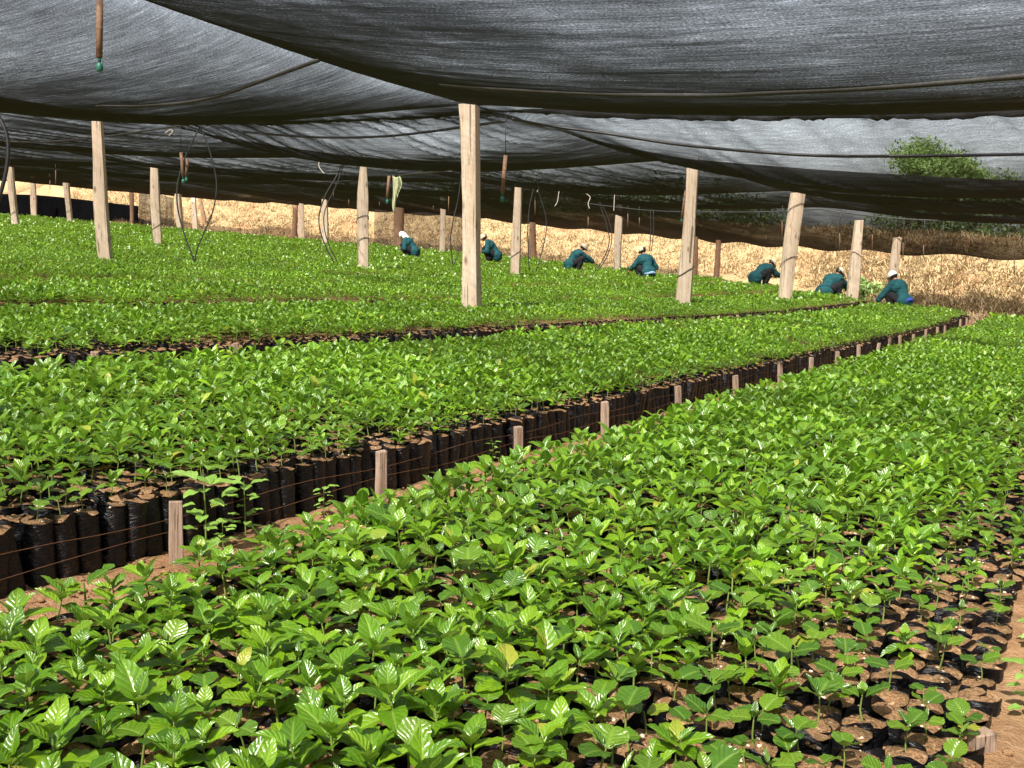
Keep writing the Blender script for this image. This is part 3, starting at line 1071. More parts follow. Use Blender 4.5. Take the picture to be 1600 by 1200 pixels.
def scatter(tmpl, ids, sel, scale, zoff, angs=None):
    angs = ang if angs is None else angs
    """place copies of templates (V,F,UV) at the sites ids"""
    Vs, Fs, Us = [], [], []; o = 0
    ids = np.asarray(ids)
    ch = sel % len(tmpl)
    for q in range(len(tmpl)):
        idq = ids[ch == q]
        if len(idq) == 0: continue
        V, F, U = tmpl[q]
        sc = scale[ch == q]
        c = np.cos(angs[idq]); s = np.sin(angs[idq])
        X = V[None, :, 0] * c[:, None] - V[None, :, 1] * s[:, None]
        Y = V[None, :, 0] * s[:, None] + V[None, :, 1] * c[:, None]
        Z = np.broadcast_to(V[None, :, 2], X.shape)
        X2 = (X + Z * tilt[idq, 1][:, None]) * sc[:, None] + S[idq, 0][:, None]
        Y2 = (Y - Z * tilt[idq, 0][:, None]) * sc[:, None] + S[idq, 1][:, None]
        Z2 = (Z - X * tilt[idq, 1][:, None] + Y * tilt[idq, 0][:, None]) * sc[:, None] + (z0[idq] + zoff)[:, None]
        P = np.stack([X2, Y2, Z2], -1)
        k = len(idq); nv = len(V)
        Vs.append(P.reshape(-1, 3))
        Fs.append((F[None] + (np.arange(k) * nv)[:, None, None] + o).reshape(-1, F.shape[1]))
        Us.append(np.broadcast_to(U[None], (k,) + U.shape).reshape(-1, 2) if U is not None else np.zeros((k * nv, 2)))
        o += k * nv
    return np.concatenate(Vs), np.concatenate(Fs), np.concatenate(Us)


# LOD rings for the rest
ring = np.digitize(dd, [6.5, 13.0, 26.0, 44.0])          # 0..4
keepp = np.array([1.0, 1.0, .80, .50, .33])[ring]
grow = np.array([1.0, 1.0, 1.10, 1.35, 1.7])[ring]
ok = (~single) & has & (RNG.random(N) < keepp)
sel_all = RNG.integers(0, 10000, N)
Vc, Fc, Uc, oc = [], [], [], 0
Mi = []
Sv, Sf, so = [], [], 0
for r, lod in ((0, 1), (1, 1), (2, 2), (3, 3), (4, 3)):
    for kind, msk in (('pointed', ~is_round), ('round', is_round)):
        ids = np.nonzero(ok & (ring == r) & msk)[0]
        if len(ids) == 0: continue
        tl = [(t[0], t[1], t[2]) for t in PT[kind, lod]]
        V, F, U = scatter(tl, ids, sel_all[ids], size[ids] * grow[ids], .199)
        Vc.append(V); Fc.append(F + oc); Uc.append(U); oc += len(V); Mi.append(np.full(len(F), 0 if kind == 'pointed' else 1))
        if r < 3:
            V, F, U = scatter([(t[3], t[4], None) for t in PT[kind, lod]], ids, sel_all[ids], size[ids] * grow[ids], .199)
            Sv.append(V); Sf.append(F + so); so += len(V)
mass = ob('seedling_mass', mesh_np('seedling_mass', np.concatenate(Vc), np.concatenate(Fc), np.concatenate(Uc), [M['leaf'], M['round_leaf']], midx=np.concatenate(Mi)))
tag(mass, 'dense beds of glossy green coffee seedlings stretching back to the straw bank', 'seedlings', kind='stuff')
stm = ob('stems', mesh_np('stems', np.concatenate(Sv), np.concatenate(Sf), mats=[M['stem']]), mass); tag(stm, kind='stuff')
# bags of the rest: all the near ones, then only the outer rows of every bed
bag_ids = np.nonzero((~single) & ((dd < 8.5) | ((S[:, 3] < 3) & (dd < 45))))[0]
far_b = np.nonzero(dd[bag_ids] > 12)[0]
V, F, U = scatter([(b[0], b[1], b[2]) for b in BT], bag_ids, sel_all[bag_ids], np.ones(len(bag_ids)), 0.0, bagang)
o = ob('bags', mesh_np('bags', V, F, U, [M['bag']]), mass); tag(o, kind='stuff')
V, F, U = scatter([(b[3], b[4], None) for b in BT], bag_ids, sel_all[bag_ids], np.ones(len(bag_ids)), 0.0, bagang)
o = ob('bag_soil', mesh_np('bag_soil', V, F, mats=[M['bag_soil']]), mass); tag(o, kind='stuff')
# soil level inside the far beds, where single bags can no longer be told apart
Vb, Fb, ob_ = [], [], 0
for b, (va, vb) in enumerate(BEDS):
    ue = float(u_end((va + vb) / 2)) - .5
    U_ = np.arange(-2.0, ue, .35); W_ = np.linspace(va + .14, vb - .05, 9)
    uu, vv = np.meshgrid(U_, W_, indexing='ij'); x, y = xy(uu, vv)
    _, _, dz = proj(x, y, T(x, y))
    idx = np.arange(uu.size).reshape(uu.shape)
    q = np.stack([idx[:-1, :-1], idx[:-1, 1:], idx[1:, 1:], idx[1:, :-1]], -1).reshape(-1, 4)
    q = q[(np.minimum(dz[:-1, :-1], dz[1:, 1:]) > 8.2).ravel()]
    Vb.append(np.stack([x, y, T(x, y) + .188], -1).reshape(-1, 3)); Fb.append(q + ob_); ob_ += uu.size
o = ob('bed_soil', mesh_np('bed_soil', np.concatenate(Vb), np.concatenate(Fb), mats=[M['bag_soil']]), mass); tag(o, kind='stuff')
print('SEEDLINGS', N, 'faces', len(mass.data.polygons), 'bags', len(bag_ids))

# ------------------------------------------------------------------ stakes and wires along the bag walls
ORD = ['nearest', 'second', 'third', 'fourth', 'fifth', 'sixth', 'seventh', 'eighth', 'ninth', 'tenth', 'eleventh', 'twelfth', 'thirteenth', 'fourteenth', 'fifteenth',
       'sixteenth', 'seventeenth', 'eighteenth', 'nineteenth', 'twentieth', 'twenty-first', 'twenty-second', 'twenty-third', 'twenty-fourth', 'twenty-fifth']


def stake(b, label, group, h=.225, w=.042, lean=0.0, seed=0, rot=None):
    rng = random.Random(seed)
    mb = MB()
    n = 4; V = []
    for j in range(5):
        z = -.06 + (h + .06) * j / 4
        for sx, sy in ((-1, -1), (1, -1), (1, 1), (-1, 1)):
            V.append((sx * w / 2 * (1 + rng.uniform(-.07, .07)) + lean * z, sy * w * .36 * (1 + rng.uniform(-.07, .07)), z + (rng.uniform(-.004, .004) if j == 4 else 0)))
    F = [(j * 4 + k, j * 4 + (k + 1) % 4, (j + 1) * 4 + (k + 1) % 4, (j + 1) * 4 + k) for j in range(4) for k in range(4)] + [(16, 17, 18, 19)]
    mb.add(V, F)
    o = mb.build('wooden_stake', M['stake'], None, False)
    o.location = b; o.rotation_euler = (rng.uniform(-.05, .05), rng.uniform(-.05, .05), math.radians(28) + rng.uniform(-.2, .2) if rot is None else rot)
    bv = o.modifiers.new('bevel', 'BEVEL'); bv.width = .0025; bv.segments = 1
    return tag(o, label, 'stake', group)


look = ['grey', 'broad pale', 'rough', 'whitish', 'narrow']
for k, p in enumerate(STAKE_PX):
    b = on_line_v(p, 2.69)
    stake(b, f'{ORD[k]} short wooden stake along the black bag wall of the second bed', 'short stakes along the second bed', .225 + .02 * math.sin(k * 2.3), .044, .16 if k == 10 else 0, k)
for k, p in enumerate([148, 370, 840, 1066, 1115, 1152, 1290, 1356, 1370, 1385]):
    b = on_line_v(p, 5.93)
    stake(b, f'{ORD[k]} low stake along the bag edge of the third bed, behind the second', 'low stakes along the third bed', .235, .05, 0, 50 + k)
b = pt(1537, 1168, 2.19); stake(np.array([b[0], b[1], T(b[0], b[1]) + .02]), 'grey square stake standing alone by bare soil at the nearest bed edge', None, .22, .05, 0, 77, .3)

for h, nm in ((.075, 'lower'), (.135, 'upper')):
    P = []
    for k in range(150):
        u = -1.5 + k * .18
        v = 2.745 + .004 * math.sin(k * 1.7)
        x, y = xy(u, v)
        P.append((x, y, float(T(x, y)) + h + .010 * math.sin(u * 4.6 + h * 40)))
    mb = MB(); mb.tube(P, .0014, 5)
    tag(mb.build('tie_wire_strand', M['rust_wire'], None), f'{nm} rusty wire strand stretched along the black bag wall', 'wire', 'wire strands along the bag wall')

# ------------------------------------------------------------------ weeds, clods, pebbles
def weed(px_, py_, d, sc, label, seed):
    tp = plant_template(seed, 'weed', 0)
    b = on_ground(px_, d)
    if px_ > 1500: b[2] += .15; b[0] += .03
    o = empty('weed_plant', b, seed * 1.3)
    tag(o, label, 'weed', 'pale weeds on the paths')
    a = ob('leaves', mesh_np('leaves', tp[0] * sc, tp[1], tp[2], [M['weed_leaf']]), o)
    s = ob('stem', mesh_np('stem', tp[3] * sc, tp[4], mats=[M['stem']]), o)
    return o


weed(322, 0, 3.72, 1.0, 'tall pale green weed growing against the bag wall beside the nearest stake', 3)
weed(384, 0, 3.95, .72, 'smaller pale weed by the bag wall, next to the tall one', 4)
weed(350, 0, 3.62, .5, 'low pale weed on the path in front of the tall one', 9)
weed(507, 0, 4.30, .45, 'small dark weed on the path before the second stake', 5)
weed(770, 0, 5.7, .40, 'tiny weed on the path near the third stake', 6)
weed(1578, 0, 2.45, .55, 'pale broad-leaved weed on bare soil behind the lone grey stake', 7)
weed(1592, 0, 2.9, .42, 'small curled weed at the far side of the bare soil patch', 8)

rngp = np.random.default_rng(3)


def stones(name, n, place, smin, smax, mat, label, cat):
    base = MB(); base.ball((0, 0, 0), 1, 7, 5)
    BV = np.array(base.V); BF = np.array(base.F)
    Vs, Fs = [], []; o = 0
    for k in range(n):
        x, y, z = place(k)
        s = rngp.uniform(smin, smax) ** 1.0
        dv = BV * (1 + .25 * rngp.normal(0, 1, (len(BV), 1)) * .6) * np.array([1, rngp.uniform(.6, 1), rngp.uniform(.4, .75)]) * s
        dv = rz(dv, rngp.uniform(0, 6.28))
        Vs.append(dv + np.array([x, y, z])); Fs.append(BF + o); o += len(BV)
    m = ob(name, mesh_np(name, np.concatenate(Vs), np.concatenate(Fs), mats=[mat], smooth=False))
    return tag(m, label, cat, kind='stuff')


def on_path(k):
    u = rngp.uniform(1.2, 9); v = rngp.choice([rngp.normal(2.5, .16), rngp.uniform(2.15, 2.76), rngp.uniform(-.4, .08)])
    x, y = xy(u, v); return x, y, float(zg(np.array([x]), np.array([y]), np.array([u]), np.array([v]))[0]) + .004


stones('soil_clods', 1800, on_path, .003, .014, M['soil'], 'loose orange soil clods scattered over the path between the beds', 'soil clods')
nearbags = np.nonzero(dd < 6.0)[0]


def on_bag(k):
    i = nearbags[rngp.integers(len(nearbags))]
    a = rngp.uniform(0, 6.28); r = rngp.uniform(0, .034)
    return S[i, 0] + r * math.cos(a), S[i, 1] + r * math.sin(a), z0[i] + .201


stones('pebbles', 2600, on_bag, .003, .008, M['pebble'], 'pale grit and seed husks lying on the soil of the nearest bags', 'pebbles')
stones('bag_crumbs', 4200, on_bag, .003, .009, M['bag_soil'], 'crumbs of brown soil lying on top of the nearest bags', 'soil crumbs')

# ------------------------------------------------------------------ dry grass on the bank
def grass():
    n = 26000
    v = np.where(RNG.random(n) < .3, RNG.uniform(-8, 10, n), RNG.uniform(-6, 66, n)); w = np.abs(RNG.normal(0, 4.2, n)) + RNG.uniform(-.3, .6, n)
    u = u_bank(v) + w
    x, y = xy(u, v)
    dens = fbm(x * .35, y * .35, 3)
    k = (dens > .22) & ~((w < 1.3) & (v > 7) & (v < 24))
    x, y = x[k], y[k]
    z = T_full(x, y)
    nb = 6
    n = len(x)
    X = np.repeat(x, nb) + RNG.normal(0, .14, n * nb); Y = np.repeat(y, nb) + RNG.normal(0, .14, n * nb); Z = np.repeat(z, nb) - .03
    m = n * nb
    a = RNG.uniform(0, 6.283, m); le = RNG.uniform(.15, .46, m); wd = RNG.uniform(.008, .020, m); ln = RNG.uniform(.5, 1.7, m)
    dx = np.cos(a) * np.sin(ln); dy = np.sin(a) * np.sin(ln); dz_ = np.cos(ln)
    px_ = -np.sin(a) * wd; py_ = np.cos(a) * wd
    p0 = np.stack([X - px_, Y - py_, Z], -1); p1 = np.stack([X + px_, Y + py_, Z], -1)
    mx = np.stack([X + dx * le * .55, Y + dy * le * .55, Z + dz_ * le * .62], -1)
    sd_ = np.stack([px_ * .8, py_ * .8, 0 * px_], -1)
    p2 = mx + sd_; p3 = mx - sd_
    tp = np.stack([X + dx * le, Y + dy * le, Z + dz_ * le * .85], -1)
    V = np.stack([p0, p1, p2, p3, tp + sd_ * .15, tp - sd_ * .15], 1).reshape(-1, 3)
    i0 = np.arange(m) * 6
    F = np.concatenate([np.stack([i0, i0 + 1, i0 + 2, i0 + 3], -1), np.stack([i0 + 3, i0 + 2, i0 + 4, i0 + 5], -1)])
    o = ob('dry_grass', mesh_np('dry_grass', V, F, mats=[M['straw']], smooth=False))
    tag(o, 'dry straw-coloured grass covering the bank behind the beds', 'dry grass', kind='stuff')


grass()

# ------------------------------------------------------------------ trees and shrubs beyond the net
def tree(name, base, h, crown, seed, label, cat, mat, nleaf=2600, leaf=.22, trunk=True):
    rng = np.random.default_rng(seed)
    o = empty(name, base)
    tag(o, label, cat)
    cx, cz, rx, rz_ = crown
    clumps = [(rng.normal(0, .55) * rx * .75, rng.normal(0, .5) * rx * .75, cz + rng.uniform(-.75, .8) * rz_) for _ in range(16)]
    tb = MB()
    if trunk:
        tb.tube([(0, 0, -.3), (.05 * h, .02, h * .25), (-.02 * h, 0, cz)], [h * .035, h * .028, h * .012], 8)
        for c in clumps[:8]:
            tb.tube([(0.02 * h, 0, h * .22), (c[0] * .5, c[1] * .5, (h * .22 + c[2]) * .55), c], [h * .016, h * .01, h * .004], 6)
        tb.build('trunk', M['bark'], o)
    Vs = []
    for k in range(nleaf):
        c = clumps[rng.integers(len(clumps))]
        r = rx * .42 * rng.uniform(.35, 1.15)
        dv = rng.normal(0, 1, 3); dv /= np.linalg.norm(dv)
        p = np.array(c) + dv * r * np.array([1, 1, .7])
        a = rng.normal(0, 1, 3); a /= np.linalg.norm(a); b_ = np.cross(a, rng.normal(0, 1, 3)); b_ /= np.linalg.norm(b_)
        s = leaf * rng.uniform(.5, 1.2)
        Vs += [p - a * s, p + b_ * s * .45, p + a * s, p - b_ * s * .45]
    me = mesh_np('crown', np.array(Vs), np.arange(nleaf * 4).reshape(-1, 4), mats=[mat], smooth=False)
    ob('crown', me, o)
    return o


b = on_ground(1495, 62); topz = pt(1500, 212, 62)[2]; hh = topz - b[2]
tree('leafy_tree', b, hh, (0, hh - 2.2, 3.4, 1.9), 5, 'bright green spreading tree seen through the net beyond the bank', 'tree', M['crown'], 15000, .13)
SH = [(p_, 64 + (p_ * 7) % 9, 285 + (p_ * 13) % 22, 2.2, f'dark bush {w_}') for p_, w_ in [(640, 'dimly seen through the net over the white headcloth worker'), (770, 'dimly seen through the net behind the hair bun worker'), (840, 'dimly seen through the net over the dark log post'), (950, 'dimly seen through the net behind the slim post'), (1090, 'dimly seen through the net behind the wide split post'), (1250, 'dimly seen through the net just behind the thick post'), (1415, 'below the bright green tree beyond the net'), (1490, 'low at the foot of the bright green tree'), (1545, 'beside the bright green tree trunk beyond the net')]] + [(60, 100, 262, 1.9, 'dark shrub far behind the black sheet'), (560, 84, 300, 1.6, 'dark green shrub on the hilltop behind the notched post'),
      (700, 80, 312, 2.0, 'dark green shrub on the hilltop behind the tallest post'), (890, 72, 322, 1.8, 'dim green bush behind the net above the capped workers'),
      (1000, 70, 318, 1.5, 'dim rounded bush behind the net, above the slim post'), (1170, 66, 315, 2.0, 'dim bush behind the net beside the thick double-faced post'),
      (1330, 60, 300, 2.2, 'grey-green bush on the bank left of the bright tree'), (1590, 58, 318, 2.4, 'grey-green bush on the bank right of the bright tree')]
def crest(px_, w0):
    d = 30.0
    while d < 110:
        q = on_ground(px_, d)
        u_, v_ = uv_of(q[0], q[1])
        if u_ - u_bank(v_) > w0: return d
        d += .5
    return d


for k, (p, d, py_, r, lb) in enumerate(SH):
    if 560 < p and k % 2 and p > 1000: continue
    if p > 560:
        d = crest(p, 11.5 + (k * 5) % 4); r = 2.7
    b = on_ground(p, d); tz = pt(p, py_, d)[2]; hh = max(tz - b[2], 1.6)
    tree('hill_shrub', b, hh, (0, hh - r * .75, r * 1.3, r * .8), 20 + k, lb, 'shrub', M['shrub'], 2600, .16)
b = on_ground(1352, 38.4)
tree('green_weed_clump', b, .9, (0, .35, .75, .35), 60, 'low green weed clump on the straw bank between two posts', 'weed', M['crown'], 700, .11, True)
b = on_ground(1555, 37.5)

# ------------------------------------------------------------------ black sheet wall and thin side net, back left
def curtain(name, pts_top, pts_bot, mat, label, cat, folds=.12, thick=.01):
    n = 60; V = []; UV = []; F = []
    top = spline(pts_top, 24); bot = spline(pts_bot, 24); n = len(top); m = 8
    for k in range(n):
        for j in range(m + 1):
            t = j / m
            p = top[k].lerp(bot[k], t)
            w = folds * math.sin(k * .9 + t * 1.3) * (.3 + .7 * t) * .6 + folds * .5 * math.sin(k * .37 + 2 * t)
            V.append((p.x, p.y + w, p.z)); UV.append((t * 2.0, k * .5))
    for k in range(n - 1):
        for j in range(m): F.append((k * (m + 1) + j, (k + 1) * (m + 1) + j, (k + 1) * (m + 1) + j + 1, k * (m + 1) + j + 1))
    o = ob(name, mesh_np(name, np.array(V), np.array(F), np.array(UV), [mat]))
    sol = o.modifiers.new('thickness', 'SOLIDIFY'); sol.thickness = thick
    return tag(o, label, cat)


def gcol(px_, d, py_): return (pt(px_, py_, d), on_ground(px_, d, -.05))


cs = [gcol(-120, 74, 296), gcol(-20, 73, 302), gcol(60, 72, 305), gcol(130, 71, 312), gcol(217, 70, 322)]
curtain('black_sheet', [a for a, b in cs], [b for a, b in cs], M['black_sheet'], 'black plastic sheet wall closing the far left end of the beds', 'sheet wall')
cs = [gcol(217, 70, 300), gcol(245, 69, 303), gcol(272, 68, 310)]
curtain('side_net', [a for a, b in cs], [b for a, b in cs], M['side_net'], 'see-through brownish side net hanging next to the black sheet', 'side net', .05)
cs = [gcol(585, 57, 318), gcol(640, 56, 322), gcol(735, 54.5, 338)]
curtain('side_net', [a for a, b in cs], [b for a, b in cs], M['side_net'], 'see-through greyish side net hanging behind the dark log post', 'side net', .05)

# ------------------------------------------------------------------ hanging sprinklers, hoses, strings, towel
def sprinkler(px0, py0, py1, d, label, lean=0.0, r=.022, group='sprinklers hanging from the net', noz=True, wire=True):
    a = pt(px0 + lean, py0, d); b = pt(px0, py1, d)
    o = empty('hanging_sprinkler', b)
    tag(o, label, 'sprinkler', group)
    A = Vector(a - b)
    mb = MB(); mb.tube([(0, 0, 0), A], r, 10); mb.build('weight_tube', M['rust'], o)
    zt = net_z(a[0], a[1]) - b[2]
    if wire and zt > A.z + .03:
        mb = MB(); mb.tube([A, (A.x, A.y, zt)], .006 if d < 30 else .009, 5); mb.build('hanger_wire', M['hose'], o)
    if noz:
        q = r / .022
        mb = MB(); mb.tube([(0, 0, .005), (0, 0, -.03 * q)], .011 * q, 8)
        mb.tube([(0, 0, -.03 * q), (0, 0, -.045 * q), (0, 0, -.085 * q), (0, 0, -.095 * q)], [.008 * q, .021 * q, .024 * q, .012 * q], 10)
        mb.build('nozzle', M['nozzle'], o)
    return o


sprinkler(155, -8, 90, 6.6, 'largest rusty weighted sprinkler with green nozzle, hanging nearest at top left', 1, .020)
sprinkler(785, 243, 302, 15.2, 'rusty sprinkler tube with green nozzle hanging just right of the tallest post', 5, .030)
sprinkler(286, 238, 276, 20, 'rusty sprinkler tube hanging inside the hose loop, left of a pair', -3, .030)
sprinkler(291, 248, 274, 22, 'shorter rusty sprinkler tube hanging inside the hose loop, right of a pair', 2, .030)
sprinkler(605, 275, 308, 24.5, 'rusty sprinkler tube hanging beside the striped towel', 3, .035)
sprinkler(1065, 298, 340, 21.3, 'dark sprinkler tube hanging against the wide split post', 6, .020)
FAR = [(87, 266, 290, 36, 'far sprinkler tube hanging above the black sheet, longest there'), (78, 282, 296, 50, 'small far sprinkler tube by the black sheet corner'),
       (521, 297, 308, 46, 'far sprinkler tube touching the drooping hoses'), (545, 312, 321, 50, 'tiny sprinkler tube left of the notched post'),
       (593, 312, 322, 50, 'tiny sprinkler tube right of the notched post'), (677, 317, 329, 48, 'far sprinkler tube over the greyish side net'),
       (701, 306, 329, 40, 'thin sprinkler tube left of the tallest post'), (836, 313, 336, 38, 'pale sprinkler tube above the dark log post'), (919, 339, 355, 40, 'far sprinkler tube over the worker reaching to the drooping hose'),
       (981, 334, 355, 38, 'far sprinkler tube just right of the slim post'), (999, 340, 352, 38, 'short far sprinkler tube over the worker seen from behind'),
       (1222, 345, 372, 31, 'far sprinkler tube left of the thick double-faced post'), (1312, 364, 388, 32, 'far sprinkler tube left of the leaning post'), (1363, 366, 390, 32, 'far sprinkler tube right of the leaning post'),
       (1411, 379, 407, 31, 'far sprinkler tube over the white-capped worker'), (1443, 383, 402, 31, 'far sprinkler tube right of the white-capped worker'),
       (1471, 409, 427, 31, 'lowest far sprinkler tube against the straw bank'), (1585, 404, 430, 31, 'far sprinkler tube at the right end of the straw bank')]
for p, a, b_, d, lb in FAR: sprinkler(p, a, b_, d, lb, 0, .013 if d < 40 else .017, noz=False)


def hose(P, d, r, label, name='hanging_hose', mat=None, group='black hoses drooping from the net'):
    pts = [pt(a, b, d + (dz if len(q) else 0)) for (a, b, *q) in P for dz in (q if q else [0])]
    mb = MB(); mb.tube(spline(pts, 8), r * (.72 if mat is None else 1), 8)
    return tag(mb.build(name, mat or M['hose'], None), label, 'hose' if mat is None else 'string', group)


hose([(-2, 182), (9, 205), (13, 235), (9, 270), (0, 305), (-6, 325)], 14, .036, 'thick black hose curving down at the left frame edge')
hose([(312, 199), (300, 222), (288, 250), (278, 285), (277, 320), (286, 360), (297, 390), (303, 408)], 22, .022, 'left strand of the hanging hose loop between the two posts')
hose([(313, 199), (324, 225), (336, 268), (338, 300), (331, 335), (318, 365), (308, 390), (304, 410)], 22, .020, 'right strand of the hanging hose loop between the two posts')
hose([(540, 246), (526, 275), (510, 302), (500, 330), (499, 355), (509, 385), (522, 410)], 30, .024, 'left drooping hose of the pair crossing the pale post')
hose([(541, 247), (525, 290), (509, 325), (506, 350), (513, 380), (528, 411)], 30, .020, 'right drooping hose of the pair crossing the pale post')
hose([(721, 272), (716, 310), (708, 345), (704, 375), (707, 412)], 27, .020, 'thin hose drooping at the left side of the tallest post')
hose([(720, 384), (716, 396), (709, 414)], 27, .016, 'short hose end rising beside the tallest post foot')
hose([(834, 293), (828, 320), (825, 350), (825, 380), (827, 424)], 30, .022, 'grey hose hanging straight before the dark log post')
hose([(840, 296), (848, 320), (854, 350), (850, 380), (838, 424)], 30, .018, 'hose curving right of the dark log post')
hose([(934, 312), (946, 345), (952, 375), (945, 400), (930, 424)], 35, .024, 'left hose of the pair bending down to a worker hand')
hose([(936, 312), (950, 340), (956, 372), (948, 402), (933, 424)], 35, .022, 'right hose of the pair bending down to a worker hand')
hose([(1016, 328), (1017, 360), (1015, 392)], 36, .020, 'left hose of two hanging behind the worker seen from behind')
hose([(1021, 330), (1021, 360), (1018, 392)], 36, .018, 'right hose of two hanging behind the worker seen from behind')
STR = [([(258, 208), (265, 203), (270, 205), (264, 212)], 20, 'white string bow tied to the net left of the hose loop'),
       ([(493, 240), (500, 246), (498, 258), (502, 266), (507, 271)], 26, 'pale string dangling in a curl left of the notched post'),
       ([(840, 289), (842, 294), (839, 300)], 30, 'short string tie over the grey hose'), ([(875, 292), (873, 302), (871, 315), (867, 322)], 30, 'string dangling over the worker with outstretched arm'),
       ([(887, 290), (889, 293), (886, 296)], 30, 'tiny string tie beside the dangling string'), ([(919, 292), (914, 300), (922, 308), (919, 318), (921, 326)], 30, 'wavy string left of the bent hoses'),
       ([(963, 293), (966, 302), (961, 300), (960, 310), (959, 330)], 30, 'looped string above the slim post'), ([(1023, 294), (1028, 298), (1034, 302)], 30, 'curved string left of the wide split post'),
       ([(1157, 295), (1158, 300), (1155, 297)], 30, 'tiny string tie right of the wide split post')]
for P, d, lb in STR: hose(P, d, .009, lb, 'string_tie', M['rope'], 'strings tied to the net')

# towel draped over a sprinkler hanger
tw = []
V = []; F = []; UVt = []
o0 = pt(619, 276, 24.4)
for k in range(13):
    for j in range(17):
        s = k / 12; t = j / 16
        wv = .05 * math.sin(s * 9 + t * 2) + .03 * math.sin(s * 17)
        x = (s - .5) * (.17 + .05 * math.sin(t * 4)) + .03 * math.sin(t * 5)
        ln = .82 if s < .45 else (.50 if s > .55 else .62)
        V.append((x, wv, .02 * math.cos(s * 6) - t * ln))
for k in range(12):
    for j in range(16): F.append((k * 17 + j, (k + 1) * 17 + j, (k + 1) * 17 + j + 1, k * 17 + j + 1))
tw = ob('hanging_towel', mesh_py('hanging_towel', V, F, [M['towel']], True)); tw.location = o0
sm = tw.modifiers.new('thickness', 'SOLIDIFY'); sm.thickness = .012
tag(tw, 'pale green striped towel hung from the net beside a sprinkler tube', 'towel')
mb = MB(); ztow = net_z(o0[0], o0[1])
mb.tube([Vector(o0) + Vector((0, 0, 0)), Vector((o0[0], o0[1], ztow))], .008, 5)
tag(mb.build('towel_wire', M['hose'], None), 'thin wire holding the striped towel', 'wire')

# ------------------------------------------------------------------ workers
def capsule(mb, a, b, ra, rb, n=12):
    a = Vector(a); b = Vector(b)
    L = (b - a)
    if L.length < 1e-5: L = Vector((0, 0, .001)); b = a + L
    t = L.normalized()
    P = []; R = []
    for k in range(5):
        f = math.pi / 2 * (1 - k / 4)
        P.append(a - t * ra * math.sin(f)); R.append(max(ra * math.cos(f), .001))
    for k in range(5):
        f = math.pi / 2 * k / 4
        P.append(b + t * rb * math.sin(f)); R.append(max(rb * math.cos(f), .001))
    mb.tube(P, R, n)


def fuse(mb, name, mat, voxel, smooth_it, parent, noise_amp=0):
    """melt the pieces into one continuous skin"""
    me = mesh_py(name, mb.V, mb.F, [mat], True)
    tmp = bpy.data.objects.new(name, me); COL.objects.link(tmp)
    r = tmp.modifiers.new('remesh', 'REMESH'); r.mode = 'VOXEL'; r.voxel_size = voxel; r.use_smooth_shade = True
    s = tmp.modifiers.new('smooth', 'SMOOTH'); s.iterations = smooth_it; s.factor = .5
    dg = bpy.context.evaluated_depsgraph_get()
    ev = tmp.evaluated_get(dg)
    new = bpy.data.meshes.new_from_object(ev, depsgraph=dg)
    COL.objects.unlink(tmp); bpy.data.objects.remove(tmp); bpy.data.meshes.remove(me)
    new.name = name
    if noise_amp:
        for v in new.vertices:
            c = v.co
            v.co = c + v.normal * noise_amp * (mnoise.noise(c * 9) + .6 * mnoise.noise(Vector((c.x * 6, c.y * 6, c.z * 24))))
    if not new.materials: new.materials.append(mat)
    for p in new.polygons: p.use_smooth = True
    return ob(name, new, parent)


